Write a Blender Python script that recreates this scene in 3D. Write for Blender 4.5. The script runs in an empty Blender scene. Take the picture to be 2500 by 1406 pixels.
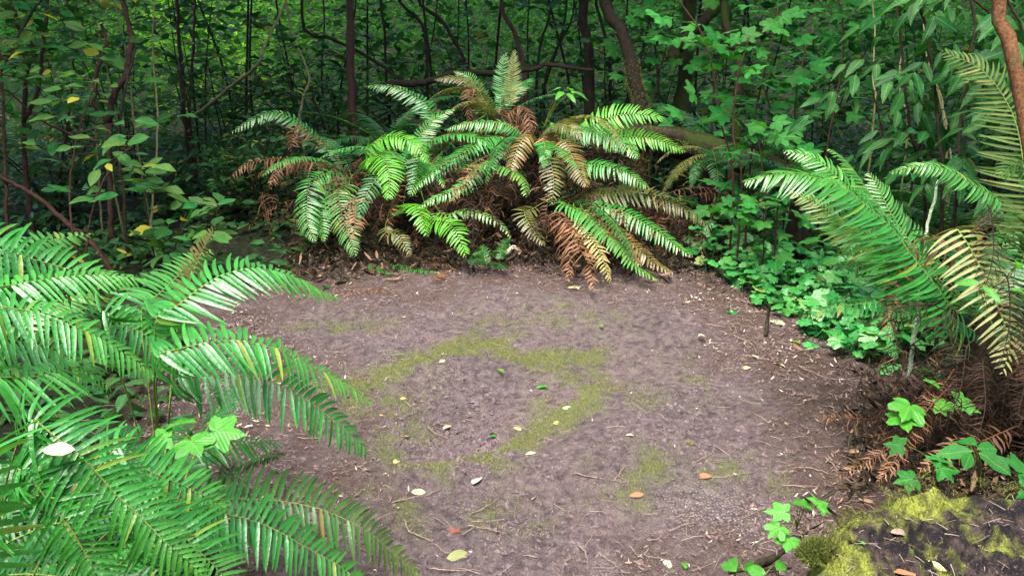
import bpy, math, random
import numpy as np
R = math.radians
S = bpy.context.scene
COL = S.collection

# ------------------------------------------------------------------ camera, sky, sun, exposure
PITCH, CAMH, FPX = R(17.0), 1.55, 2080.0
cd = bpy.data.cameras.new('camera'); cam = bpy.data.objects.new('camera', cd); COL.objects.link(cam)
cam.location = (0, 0, CAMH); cam.rotation_euler = (R(90) - PITCH, 0, 0)
cd.sensor_fit = 'HORIZONTAL'; cd.angle = 2 * math.atan(1250 / FPX); cd.clip_start = .05; cd.clip_end = 400
S.camera = cam
SUN_EL, SUN_ROT = R(70), R(-150)
w = bpy.data.worlds.new('World'); S.world = w; w.use_nodes = True
wn = w.node_tree; sky = wn.nodes.new('ShaderNodeTexSky'); sky.sky_type = 'NISHITA'; sky.sun_disc = False
sky.sun_elevation = SUN_EL; sky.sun_rotation = SUN_ROT; sky.air_density = 1.0; sky.dust_density = 4.0; sky.ozone_density = .6
wn.nodes['Background'].inputs[1].default_value = .15
wn.links.new(sky.outputs[0], wn.nodes['Background'].inputs[0])
sl = bpy.data.lights.new('sun', 'SUN'); so = bpy.data.objects.new('sun', sl); COL.objects.link(so)
sl.energy = 1.5; sl.angle = R(40); sl.color = (1, .985, .96)
so.rotation_euler = (R(90) - SUN_EL, 0, R(180) - SUN_ROT + R(0))
so.location = (0, 0, 30)
S.view_settings.view_transform = 'Standard'; S.view_settings.look = 'None'; S.view_settings.gamma = 1
S.view_settings.exposure = 2.55
S.cycles.max_bounces = 6; S.cycles.diffuse_bounces = 3; S.cycles.glossy_bounces = 2; S.cycles.transmission_bounces = 3
S.cycles.transparent_max_bounces = 4; S.cycles.caustics_reflective = False; S.cycles.caustics_refractive = False
S.cycles.use_denoising = True; S.cycles.sample_clamp_indirect = 4

# ------------------------------------------------------------------ helpers
FV = np.array([0, math.cos(PITCH), -math.sin(PITCH)]); UV = np.array([0, math.sin(PITCH), math.cos(PITCH)]); RV = np.array([1., 0, 0])
CP = np.array([0, 0, CAMH])
def at(px, py, d):
    return CP + d * (FV + (px - 1250) / FPX * RV + (703 - py) / FPX * UV)
def gnd(px, py, z=0.):
    r = FV + (px - 1250) / FPX * RV + (703 - py) / FPX * UV
    return CP + r * ((z - CAMH) / r[2])
def nrm(v):
    v = np.asarray(v, float); return v / np.maximum(np.linalg.norm(v, axis=-1, keepdims=True), 1e-9)
def catmull(pts, n):
    P = np.asarray(pts, float)
    if len(P) == 2: P = np.array([P[0], (P[0] + P[1]) / 2, P[1]])
    Q = np.vstack([2 * P[0] - P[1], P, 2 * P[-1] - P[-2]]); k = len(P) - 1
    t = np.linspace(0, k - 1e-6, n * 3); i = t.astype(int); f = (t - i)[:, None]
    a, b, c, d = Q[i], Q[i + 1], Q[i + 2], Q[i + 3]
    C = .5 * (2 * b + (c - a) * f + (2 * a - 5 * b + 4 * c - d) * f ** 2 + (3 * b - a - 3 * c + d) * f ** 3)
    s = np.r_[0, np.cumsum(np.linalg.norm(np.diff(C, axis=0), axis=1))]
    u = np.linspace(0, s[-1], n)
    return np.stack([np.interp(u, s, C[:, j]) for j in range(3)], 1)
_rs = np.random.RandomState(5)
_ND = [(_rs.normal(size=3), _rs.uniform(0, 6.28)) for _ in range(60)]
def noise(x, y, freq, octs=3, z=0., o=0):
    """sum of sines, about -1..1"""
    r = 0.; a = 1.; tot = 0.; f = freq
    for k in range(octs):
        h = 0.
        for j in range(7):
            d, p = _ND[(k * 7 + j + o * 11) % 60]
            h = h + np.sin(f * (d[0] * x + d[1] * y + d[2] * z) * 2.2 + p * (1 + k))
        r = r + a * h / 3.0; tot += a * .8; a *= .55; f *= 2.1
    return r / tot

def rdir(rng, n, el=(-20, 20), az=(0, 6.283)):
    a = rng.uniform(*az, n); e = np.radians(rng.uniform(*el, n)); return np.stack([np.cos(e) * np.cos(a), np.cos(e) * np.sin(a), np.sin(e)], 1)
def rup(rng, n, tilt=.35, b=0.): return nrm(np.array([0, -b, 1.]) + rng.normal(0, tilt, (n, 3)))
class MB:
    def __init__(s): s.v, s.f, s.c, s.n = [], [], [], 0
    def add(s, V, F, C):
        V = np.asarray(V, np.float32).reshape(-1, 3); F = np.asarray(F, np.int64)
        C = np.asarray(C, np.float32); C = np.broadcast_to(C, (len(V), C.shape[-1]))
        if C.shape[1] == 3: C = np.c_[C, np.ones(len(C), np.float32)]
        s.v.append(V); s.f.append(F + s.n); s.c.append(C); s.n += len(V)
    def build(s, name, mat, parent=None, smooth=True, loc=None):
        V = np.concatenate(s.v); C = np.concatenate(s.c)
        o0 = np.zeros(3)
        p = parent
        while p is not None: o0 = o0 + np.array(p.location); p = p.parent
        own = np.zeros(3)
        if parent is None and loc is not None: own = np.asarray(loc, float)
        V = V - (o0 + own).astype(np.float32)
        me = bpy.data.meshes.new(name)
        lv = np.concatenate([f.ravel() for f in s.f]); lt = np.concatenate([np.full(len(f), f.shape[1]) for f in s.f])
        me.vertices.add(len(V)); me.vertices.foreach_set('co', V.ravel())
        me.loops.add(len(lv)); me.loops.foreach_set('vertex_index', lv.astype(np.int32))
        me.polygons.add(len(lt)); me.polygons.foreach_set('loop_start', np.r_[0, np.cumsum(lt)[:-1]].astype(np.int32))
        me.polygons.foreach_set('loop_total', lt.astype(np.int32))
        me.polygons.foreach_set('use_smooth', np.full(len(lt), smooth))
        me.update(calc_edges=True)
        a = me.attributes.new('Col', 'FLOAT_COLOR', 'POINT')
        a.data.foreach_set('color', C.astype(np.float32).ravel())
        me.materials.append(mat); me.validate()
        o = bpy.data.objects.new(name, me); COL.objects.link(o)
        if parent is not None: o.parent = parent
        else: o.location = own
        return o
def tag(o, label=None, cat=None, group=None, kind=None):
    if label: o['label'] = label
    if cat: o['category'] = cat
    if group: o['group'] = group
    if kind: o['kind'] = kind
    return o
def empty(name, loc, label, cat, group=None):
    o = bpy.data.objects.new(name, None); COL.objects.link(o); o.location = tuple(map(float, loc)); o.empty_display_size = .1
    return tag(o, label, cat, group)
def copy_tree(o, parent=None):
    c = o.copy(); COL.objects.link(c)
    if parent is not None: c.parent = parent
    for ch in list(o.children): copy_tree(ch, c)
    return c
def frames(P, up=(0, 0, 1)):
    T = nrm(np.gradient(P, axis=0)); i0 = int(np.argmin(np.abs(T[:, 2])))
    u = np.asarray(up, float); n0 = u - (u @ T[i0]) * T[i0]
    if np.linalg.norm(n0) < .05: n0 = np.cross(T[i0], [0, 1, .3])
    N = np.zeros_like(T); N[i0] = nrm(n0)
    for rng_ in (range(i0 + 1, len(T)), range(i0 - 1, -1, -1)):
        for i in rng_:
            q = N[i - 1] if i > i0 else N[i + 1]
            N[i] = nrm(q - (q @ T[i]) * T[i])
    return T, N, np.cross(T, N)
def tube(mb, P, r, sides=6, C=(.5, .5, 0), bump=0., cap=True):
    P = np.asarray(P, float); n = len(P); T, N, B = frames(P, (.3, .2, 1))
    r = np.interp(np.linspace(0, 1, n), np.linspace(0, 1, len(np.atleast_1d(r))), np.atleast_1d(r))
    a = np.arange(sides) * 2 * math.pi / sides
    rr = r[:, None] * np.ones((1, sides))
    if bump:
        rr = rr * (1 + bump * noise(np.cos(a)[None] * 1.3 + P[:, :1], np.sin(a)[None] * 1.3 + P[:, 1:2], 2., 3, P[:, 2:3] * 4))
    V = P[:, None] + rr[..., None] * (np.cos(a)[None, :, None] * N[:, None] + np.sin(a)[None, :, None] * B[:, None])
    i = np.arange(n - 1)[:, None]; j = np.arange(sides)[None]
    F = np.stack([i * sides + j, i * sides + (j + 1) % sides, (i + 1) * sides + (j + 1) % sides, (i + 1) * sides + j], -1).reshape(-1, 4)
    mb.add(V, F, C)
    if cap:
        b = mb.n - n * sides
        mb.f.append(np.array([b + (n - 1) * sides + np.arange(sides)])); mb.f.append(np.array([b + np.arange(sides)[::-1]]))

# ------------------------------------------------------------------ materials
def mat(name):
    m = bpy.data.materials.new(name); m.use_nodes = True; nt = m.node_tree
    return m, nt, nt.nodes['Principled BSDF'], nt.nodes['Material Output']
def N_(nt, t, **k):
    n = nt.nodes.new(t)
    for a, b in k.items():
        if a.startswith('i_'): n.inputs[int(a[2:])].default_value = b
        else: setattr(n, a, b)
    return n
def mixc(nt, f, a, b, blend='MIX'):
    n = nt.nodes.new('ShaderNodeMix'); n.data_type = 'RGBA'; n.blend_type = blend
    for s, v in ((0, f), (6, a), (7, b)):
        if hasattr(v, 'is_output'): nt.links.new(v, n.inputs[s])
        else: n.inputs[s].default_value = (*v, 1) if isinstance(v, tuple) and len(v) == 3 else v
    return n.outputs[2]
def attr(nt):
    a = N_(nt, 'ShaderNodeAttribute', attribute_name='Col'); s = N_(nt, 'ShaderNodeSeparateColor'); nt.links.new(a.outputs[0], s.inputs[0])
    return s.outputs
def noise_n(nt, scale, detail=4, rough=.6, vec=None):
    n = N_(nt, 'ShaderNodeTexNoise'); n.inputs['Scale'].default_value = scale; n.inputs['Detail'].default_value = detail; n.inputs['Roughness'].default_value = rough
    if vec is None:
        c = N_(nt, 'ShaderNodeTexCoord'); vec = c.outputs['Object']
    nt.links.new(vec, n.inputs['Vector']); return n
def ramp(nt, fac, p0, p1, c0=(0, 0, 0), c1=(1, 1, 1)):
    if p1 > 1:
        mr = N_(nt, 'ShaderNodeMapRange'); mr.inputs[1].default_value = p0; mr.inputs[2].default_value = p1; nt.links.new(fac, mr.inputs[0]); fac = mr.outputs[0]; p0, p1 = 0, 1
    r = N_(nt, 'ShaderNodeValToRGB'); e = r.color_ramp.elements
    e[0].position, e[1].position = p0, p1; e[0].color = (*c0, 1); e[1].color = (*c1, 1)
    nt.links.new(fac, r.inputs[0]); return r.outputs[0]
def bump(nt, h, st, dist, bs):
    b = N_(nt, 'ShaderNodeBump'); b.inputs['Strength'].default_value = st; b.inputs['Distance'].default_value = dist
    nt.links.new(h, b.inputs['Height']); nt.links.new(b.outputs[0], bs.inputs['Normal']); return b
def leaf_mat(name, a, b, old, rough=.36, trans=.32, tcol=None, spec=.5, bst=.5, bsc=90, vein=.16):
    m, nt, bs, out = mat(name); s = attr(nt)
    c = mixc(nt, s[0], a, b); nz = noise_n(nt, 23, 3)
    c = mixc(nt, ramp(nt, nz.outputs[0], .35, .7), c, mixc(nt, .5, c, tuple(x * .55 for x in a)))
    c = mixc(nt, s[2], c, old)
    at_ = N_(nt, 'ShaderNodeAttribute', attribute_name='Col')
    def ma(op, a_, b_=None, c_=None):
        q = N_(nt, 'ShaderNodeMath', operation=op)
        for i_, v_ in enumerate((a_, b_, c_)):
            if v_ is None: continue
            if hasattr(v_, 'is_output'): nt.links.new(v_, q.inputs[i_])
            else: q.inputs[i_].default_value = v_
        return q.outputs[0]
    lat = ma('ABSOLUTE', at_.outputs['Alpha']); wv = ma('SINE', ma('MULTIPLY', ma('SUBTRACT', s[1], ma('MULTIPLY', lat, .75)), 62.))
    rib = ramp(nt, lat, .0, .02, (1, 1, 1), (0, 0, 0)); c = mixc(nt, ma('MULTIPLY', rib, .45), c, mixc(nt, .5, c, (.30, .38, .12)))
    nt.links.new(c, bs.inputs['Base Color'])
    nb = noise_n(nt, bsc, 3); bump(nt, ma('MULTIPLY_ADD', wv, vein, nb.outputs[0]), bst, .004, bs)
    rr = N_(nt, 'ShaderNodeMapRange'); rr.inputs[3].default_value = rough - .1; rr.inputs[4].default_value = rough + .16
    nt.links.new(nz.outputs[0], rr.inputs[0]); nt.links.new(rr.outputs[0], bs.inputs['Roughness'])
    bs.inputs['Specular IOR Level'].default_value = spec
    tr = N_(nt, 'ShaderNodeBsdfTranslucent')
    nt.links.new(mixc(nt, 1., c, tcol or (1.6, 1.5, .8), 'MULTIPLY'), tr.inputs[0])
    mx = N_(nt, 'ShaderNodeMixShader'); mx.inputs[0].default_value = trans
    nt.links.new(bs.outputs[0], mx.inputs[1]); nt.links.new(tr.outputs[0], mx.inputs[2]); nt.links.new(mx.outputs[0], out.inputs[0])
    return m
def bark_mat(name, a, b, moss=None, mf=.5, sc=30, rough=.85):
    m, nt, bs, out = mat(name); nz = noise_n(nt, sc, 6, .7)
    c = mixc(nt, ramp(nt, nz.outputs[0], .35, .68), a, b)
    if moss:
        n2 = noise_n(nt, 7, 4); n3 = noise_n(nt, 120, 2)
        c = mixc(nt, ramp(nt, n2.outputs[0], mf, mf + .12), c, mixc(nt, n3.outputs[0], tuple(x * .5 for x in moss), tuple(x * 1.5 for x in moss)))
    nt.links.new(c, bs.inputs['Base Color']); bs.inputs['Roughness'].default_value = rough; bs.inputs['Specular IOR Level'].default_value = .1
    bump(nt, nz.outputs[0], .8, .01, bs); return m
M = {}
M['fern'] = leaf_mat('fern_green', (.016, .155, .018), (.048, .275, .034), (.22, .30, .03), .34, .30, bst=.6, bsc=80, spec=.75, vein=.03)
M['fern_mid'] = leaf_mat('fern_mid_green', (.026, .165, .022), (.062, .275, .038), (.24, .23, .03), .38, .30, bst=.5, spec=.8, vein=.03)
M['fern_bright'] = leaf_mat('fern_lime', (.06, .26, .018), (.12, .38, .03), (.25, .30, .04), .36, .36, spec=.4, vein=.03)
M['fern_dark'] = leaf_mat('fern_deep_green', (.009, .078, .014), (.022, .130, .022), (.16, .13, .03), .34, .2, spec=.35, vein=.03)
M['fern_pale'] = leaf_mat('fern_pale_dying', (.16, .19, .06), (.25, .26, .10), (.36, .26, .10), .5, .3, spec=.3, vein=.03)
M['fern_olive'] = leaf_mat('fern_olive', (.060, .085, .018), (.135, .125, .028), (.24, .12, .04), .34, .25, vein=.03)
M['fern_brown'] = leaf_mat('fern_brown_dead', (.066, .030, .015), (.215, .100, .046), (.36, .21, .115), .6, .2, tcol=(1.3, 1, .7), spec=.25, vein=.03)
M['fern_brown_shaded'] = leaf_mat('fern_dead_shaded', (.012, .008, .006), (.060, .030, .017), (.22, .13, .08), .7, .12, tcol=(1.3, 1, .7), spec=.15, vein=.03)  # dead brown, darkened to paint in the deep shade under the ferns
M['fern_matt'] = leaf_mat('fern_matt_olive', (.020, .070, .012), (.055, .115, .022), (.20, .20, .06), .6, .25, spec=.12, vein=.03)
M['stalk_green'] = bark_mat('stalk_green', (.10, .17, .03), (.19, .22, .05), sc=60, rough=.45)
M['stalk_brown'] = bark_mat('stalk_brown', (.06, .028, .014), (.15, .07, .034), sc=60, rough=.6)
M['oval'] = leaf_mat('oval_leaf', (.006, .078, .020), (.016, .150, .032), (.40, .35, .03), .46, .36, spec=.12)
M['dim'] = leaf_mat('thicket_leaf_shaded', (.004, .050, .015), (.015, .112, .028), (.30, .27, .04), .45, .32, spec=.12)  # leaf greens darkened, so thicket shade is partly in the colour
M['bright'] = leaf_mat('young_leaf', (.030, .21, .020), (.060, .31, .030), (.34, .38, .04), .40, .38, spec=.35)
M['palm'] = leaf_mat('lobed_leaf', (.007, .098, .015), (.021, .185, .028), (.20, .27, .05), .5, .36, spec=.13)
M['lance'] = leaf_mat('drooping_leaflet', (.004, .058, .012), (.012, .100, .018), (.15, .22, .04), .42, .28, spec=.13)
M['cover'] = leaf_mat('cover_leaf', (.016, .190, .034), (.050, .340, .068), (.20, .26, .06), .32, .28, spec=.6)
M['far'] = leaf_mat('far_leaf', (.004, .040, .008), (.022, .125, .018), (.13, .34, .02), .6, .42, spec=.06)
M['pale_leaf'] = leaf_mat('pale_fallen_leaf', (.34, .34, .19), (.50, .46, .30), (.55, .42, .10), .6, .1, spec=.3)
M['red_leaf'] = leaf_mat('russet_fallen_leaf', (.17, .05, .035), (.26, .09, .06), (.30, .14, .06), .5, .1, spec=.4)
M['bark_red'] = bark_mat('red_brown_bark', (.020, .010, .007), (.062, .030, .020), sc=40, rough=.6)
M['bark_dark'] = bark_mat('dark_bark', (.010, .008, .005), (.034, .025, .016), sc=30)
M['bark_moss'] = bark_mat('mossy_bark', (.014, .011, .007), (.038, .028, .017), (.022, .036, .006), .46)
M['bark_tan'] = bark_mat('tan_bark', (.055, .024, .010), (.20, .095, .045), (.06, .06, .02), .55, sc=90)
M['cane'] = bark_mat('pale_cane', (.09, .085, .035), (.19, .17, .08), sc=30, rough=.6)
M['twig'] = bark_mat('dry_twig', (.14, .095, .075), (.32, .24, .195), sc=60)
M['cut'] = bark_mat('cut_wood', (.6, .52, .38), (.75, .68, .52), sc=60)
def moss_mat(name, a, b, c3):
    m, nt, bs, out = mat(name); s = attr(nt); nz = noise_n(nt, 9, 3)
    c = mixc(nt, s[0], a, b); c = mixc(nt, s[2], c, c3)
    nt.links.new(c, bs.inputs['Base Color']); bs.inputs['Roughness'].default_value = .8; bs.inputs['Specular IOR Level'].default_value = .15
    tr = N_(nt, 'ShaderNodeBsdfTranslucent'); nt.links.new(c, tr.inputs[0]); mx = N_(nt, 'ShaderNodeMixShader'); mx.inputs[0].default_value = .35
    nt.links.new(bs.outputs[0], mx.inputs[1]); nt.links.new(tr.outputs[0], mx.inputs[2]); nt.links.new(mx.outputs[0], out.inputs[0]); return m
M['moss'] = moss_mat('moss', (.075, .100, .028), (.18, .205, .060), (.27, .24, .08))
M['moss_lush'] = moss_mat('moss_lush', (.050, .068, .014), (.135, .160, .036), (.20, .17, .05))
M['litter'] = leaf_mat('litter_flake', (.11, .068, .055), (.27, .19, .155), (.50, .44, .36), .75, .05, tcol=(1, .9, .7), spec=.12)
M['crumb'] = bark_mat('soil_crumb', (.062, .046, .047), (.165, .125, .128), sc=40)

# ------------------------------------------------------------------ ground: one sheet out to the hillside
DEPR = gnd(1150, 1010); PL = lambda pts: np.array([gnd(*p)[:2] for p in pts])
def seg_d(x, y, pl):
    d = np.full(np.shape(x), 1e9)
    for a, b in zip(pl[:-1], pl[1:]):
        v = b - a; t = np.clip(((x - a[0]) * v[0] + (y - a[1]) * v[1]) / (v @ v), 0, 1)
        d = np.minimum(d, np.hypot(x - a[0] - t * v[0], y - a[1] - t * v[1]))
    return d
CLEAR = PL([(380, 2000), (560, 1300), (620, 960), (560, 740), (1000, 690), (1500, 700), (1750, 730), (1950, 880), (2150, 930), (2080, 1180), (1900, 1290), (1850, 2000)])
def inside(x, y, poly):
    c = np.zeros(np.shape(x), bool); q = np.roll(poly, 1, 0)
    for (x0, y0), (x1, y1) in zip(poly, q):
        c ^= ((y0 > y) != (y1 > y)) & (x < (x1 - x0) * (y - y0) / (y1 - y0 + 1e-12) + x0)
    return c
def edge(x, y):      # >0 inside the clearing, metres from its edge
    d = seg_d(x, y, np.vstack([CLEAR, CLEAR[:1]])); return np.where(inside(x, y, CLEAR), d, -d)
def height(x, y):
    x = np.asarray(x, float); y = np.asarray(y, float)
    near = np.exp(-((x / 3.2) ** 2 + ((y - 3.8) / 2.2) ** 2) ** 2)
    z = .03 * noise(x, y, .9, 2) + .022 * near * noise(x, y, 2.6, 3) + .008 * noise(x, y, 9., 2, o=1) * near
    z = z - .095 * np.exp(-(((x - DEPR[0]) / .42) ** 2 + ((y - DEPR[1]) / .30) ** 2)) + .03 * np.exp(-((np.hypot((x - DEPR[0]) / 1.0, (y - DEPR[1]) / .75) - .62) / .16) ** 2)
    z = z + .36 * np.exp(-(((x - .0) / 1.6) ** 2 + ((y - 6.45) / .75) ** 2)) + .12 * (1 - near) * noise(x, y, .5, 2, o=2)
    rg = np.clip(.35 + .8 * noise(x, y, 2.5, 3, o=4) + 1.1 * np.exp(-(np.hypot(x - DEPR[0], y - DEPR[1]) / .33) ** 2), 0, 1.2); z = z + near * rg * .0065 * (noise(x, y, 22, 3, o=2) + .6 * noise(x, y, 45, 2, o=5))
    t = np.clip((y - 15) / 25, 0, 1); z = z + 6 * t * t * (3 - 2 * t)
    return z
MOSS = [(PL([(850, 975), (940, 930), (1020, 890), (1140, 855), (1230, 870), (1330, 885), (1440, 870)]), .075, 1.),
        (PL([(1180, 1115), (1260, 1060), (1340, 1010), (1440, 970)]), .075, .95), (PL([(920, 1080), (1000, 1115), (1100, 1135), (1180, 1115)]), .07, .6),
        (PL([(1140, 850), (1210, 835)]), .07, .9), (PL([(1420, 920), (1500, 960)]), .12, .5), (PL([(760, 790), (900, 790)]), .10, .45), (PL([(960, 1210), (1000, 1280)]), .09, .4),
        (PL([(1180, 1260), (1270, 1230)]), .08, .55), (PL([(1520, 1190), (1590, 1130)]), .09, .55), (PL([(1750, 1150), (1850, 1150)]), .07, .5), (PL([(1200, 780), (1480, 790)]), .14, .3), (PL([(900, 960), (980, 1010)]), .12, .55),
        (PL([(1650, 880), (1720, 960)]), .12, .22), (PL([(1350, 760), (1460, 800)]), .14, .3)]
def moss_m(x, y):
    m = np.zeros(np.shape(x)); n = noise(x, y, 7, 3, o=3)
    for pl, wd, a in MOSS: m = np.maximum(m, a * np.exp(-(seg_d(x, y, pl) / wd / 1.55) ** 1.35))
    return np.clip(m * (.85 + .8 * n + .35 * noise(x, y, 26, 2, o=1)) - .06, 0, 1)
GRIT = PL([(1720, 1220), (1850, 1250)]); GRIT2 = PL([(1480, 1390), (1580, 1400)])
def litter_m(x, y):
    e = edge(x, y); return np.clip(1 - np.maximum(e, 0) / .5 + .5 * noise(x, y, 3, 2, o=2), 0, 1)
def axis(a, b, fine, lo, hi, n):
    k = np.linspace(0, 1, n) ** 2.2
    return np.r_[(a + (lo - a) * k[::-1])[:-1], np.arange(a, b, fine), (b + (hi - b) * k)[0:]]
gx = axis(-1.9, 2.0, .0115, -60, 60, 46); gy = axis(2.0, 5.6, .0115, -30, 75, 60)
X, Y = np.meshgrid(gx, gy); Z = height(X, Y)
nx, ny = len(gx), len(gy)
mb = MB(); I = (np.arange(ny - 1)[:, None] * nx + np.arange(nx - 1)[None]).ravel()
gm = moss_m(X, Y); gg = np.exp(-(seg_d(X, Y, GRIT) / .17) ** 2) + .6 * np.exp(-(seg_d(X, Y, GRIT2) / .15) ** 2)
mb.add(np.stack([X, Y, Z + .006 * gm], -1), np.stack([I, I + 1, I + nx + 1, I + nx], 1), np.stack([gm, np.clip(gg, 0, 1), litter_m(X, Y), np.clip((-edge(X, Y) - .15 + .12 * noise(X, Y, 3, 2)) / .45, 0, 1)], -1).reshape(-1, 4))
def ground_mat():
    m, nt, bs, out = mat('bare_soil'); s = attr(nt)
    big = noise_n(nt, 2.3, 5, .6); mid = noise_n(nt, 26, 6, .72); fine = noise_n(nt, 170, 6, .8)
    c = mixc(nt, ramp(nt, mid.outputs[0], .34, .64), (.046, .034, .034), (.172, .133, .138))
    c = mixc(nt, ramp(nt, big.outputs[0], .36, .66), c, mixc(nt, 1., c, (1.35, 1.27, 1.27), 'MULTIPLY'))
    c = mixc(nt, ramp(nt, fine.outputs[0], .36, .47, (1, 1, 1), (0, 0, 0)), c, (.042, .031, .031))
    c = mixc(nt, ramp(nt, fine.outputs[0], .60, .70), c, (.26, .21, .205))
    lit = mixc(nt, ramp(nt, fine.outputs[0], .4, .64), (.045, .029, .026), (.150, .100, .084))
    c = mixc(nt, s[2], c, lit)
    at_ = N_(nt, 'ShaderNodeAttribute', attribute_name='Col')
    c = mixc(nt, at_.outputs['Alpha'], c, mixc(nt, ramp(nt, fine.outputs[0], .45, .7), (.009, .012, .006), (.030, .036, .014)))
    vor = N_(nt, 'ShaderNodeTexVoronoi'); vor.inputs['Scale'].default_value = 95
    tc = N_(nt, 'ShaderNodeTexCoord'); nt.links.new(tc.outputs['Object'], vor.inputs['Vector'])
    gf = N_(nt, 'ShaderNodeMath', operation='MULTIPLY'); nt.links.new(s[1], gf.inputs[0]); nt.links.new(ramp(nt, vor.outputs[0], .2, .42, (.7, .7, .7), (0, 0, 0)), gf.inputs[1])
    c = mixc(nt, gf.outputs[0], c, (.42, .37, .36))
    mo = mixc(nt, ramp(nt, fine.outputs[0], .35, .66), (.070, .086, .036), (.185, .205, .085))
    mf = N_(nt, 'ShaderNodeMath', operation='MULTIPLY_ADD'); nt.links.new(mid.outputs[0], mf.inputs[0]); mf.inputs[1].default_value = 1.3; nt.links.new(s[0], mf.inputs[2])
    mf2 = N_(nt, 'ShaderNodeMath', operation='MULTIPLY_ADD'); nt.links.new(fine.outputs[0], mf2.inputs[0]); mf2.inputs[1].default_value = .8; nt.links.new(mf.outputs[0], mf2.inputs[2])
    c = mixc(nt, ramp(nt, mf2.outputs[0], 1.06, 1.85), c, mo)
    nt.links.new(c, bs.inputs['Base Color']); bs.inputs['Roughness'].default_value = .92; bs.inputs['Specular IOR Level'].default_value = .12
    ad = N_(nt, 'ShaderNodeMath', operation='MULTIPLY_ADD'); nt.links.new(fine.outputs[0], ad.inputs[0]); ad.inputs[1].default_value = .45; nt.links.new(mid.outputs[0], ad.inputs[2])
    bump(nt, ad.outputs[0], 1., .035, bs); return m
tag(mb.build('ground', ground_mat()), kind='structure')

# ------------------------------------------------------------------ fern fronds
def frond_mesh(mb, P, L, n, rng, stipe=.1, droop=.25, sweep=.5, fold=.30, roll=0., twist=.12, wid=.80, old=0., curl=0., rows=6, tipold=0., lift=0., shift=0., tear=0., up=(0, 0, 1)):
    K = len(P); T, N, B = frames(P, up)
    ln = np.linalg.norm(np.diff(P, axis=0), axis=1).sum()
    ph = roll + np.zeros(K)
    N, B = N * np.cos(ph)[:, None] + B * np.sin(ph)[:, None], B * np.cos(ph)[:, None] - N * np.sin(ph)[:, None]
    cw = np.interp(np.linspace(0, 1, rows), [0, .1, .35, .6, .82, .94, 1], [.5, 1, .92, .78, .55, .3, .03])
    s = np.linspace(0, 1, rows) ** .9
    sp = ln * (1 - stipe) / n
    ii = np.arange(rows - 1)[:, None] * 3 + np.arange(2)[None]
    F0 = np.stack([ii, ii + 1, ii + 4, ii + 3], -1).reshape(-1, 4)
    for side in (-1, 1):
        t = stipe + (1 - stipe) * (np.arange(n) + .5 + .25 * side + rng.uniform(-.12, .12, n)) / n
        t = np.clip(t, 0, .999); u = (t - stipe) / (1 - stipe)
        keep = rng.rand(n) >= tear
        t, u = t[keep], u[keep]; k = len(t)
        x = t * (K - 1); i = np.minimum(x.astype(int), K - 2); f = (x - i)[:, None]
        b0 = P[i] * (1 - f) + P[i + 1] * f; t0, n0, s0 = nrm(T[i] * (1 - f) + T[i + 1] * f), nrm(N[i] * (1 - f) + N[i + 1] * f), nrm(B[i] * (1 - f) + B[i + 1] * f)
        pr = (.62 + .38 * np.clip(u / .22, 0, 1)) * np.maximum(1 - u ** 2.1, .0) ** .75 + .03
        le = L * pr * rng.uniform(.9, 1.08, k) * np.where(rng.rand(k) < .04, rng.uniform(.4, .8, k), 1)
        wd = np.minimum(sp * wid * rng.uniform(.85, 1.1, k) * (.45 + .55 * np.sqrt(pr)), le * .45)
        a = R(6) + R(38) * u ** 2 + rng.normal(0, .06, k)
        d = side * s0 * np.cos(a)[:, None] + t0 * np.sin(a)[:, None]
        wv = t0 * np.cos(a)[:, None] - side * s0 * np.sin(a)[:, None]
        tw = twist + rng.normal(0, .16 + curl, k)
        wv = wv * np.cos(tw)[:, None] + n0 * np.sin(tw)[:, None]
        dr = droop * rng.uniform(.55, 1.45, k) + curl * rng.normal(0, .5, k)
        sw = sweep * rng.uniform(.6, 1.4, k)
        pos = b0[:, None] + (le[:, None] * (s - .12 * np.minimum(np.abs(dr), 1.5)[:, None] * s ** 3))[..., None] * d[:, None] \
            + (le * sw * .32)[:, None, None] * (s ** 2)[None, :, None] * t0[:, None] \
            + (le[:, None] * (lift * s[None] * 1. - dr[:, None] * s[None] ** 1.8))[..., None] * n0[:, None]
        if curl:
            phs = rng.uniform(0, 6.28, k)
            pos = pos + (curl * .35 * le[:, None] * s * np.sin(phs[:, None] + 5 * s))[..., None] * wv[:, None]
        half = wd[:, None] * .5 * cw[None] * (1 - .5 * min(curl, 1))
        V = np.stack([pos + half[..., None] * (c * wv[:, None] + fold * abs(c) * n0[:, None]) for c in (-1, 0, 1)], 2)
        rr = np.clip(rng.rand(k) * .75 + .12 + shift, 0, 1)
        C = np.zeros((k, rows, 3, 3)); C[..., 0] = rr[:, None, None]; C[..., 1] = s[None, :, None]
        C[..., 2] = np.clip(old + tipold * u ** 3 + .35 * old * rng.normal(0, 1, k) + np.where(rng.rand(k) < .04, rng.uniform(.2, .8, k), 0), 0, 1)[:, None, None] + (.22 * (s > .93))[None, :, None]
        mb.add(V, (F0[None] + (np.arange(k) * rows * 3)[:, None, None]).reshape(-1, 4), C.reshape(-1, 3))
_seed = [10]
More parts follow.
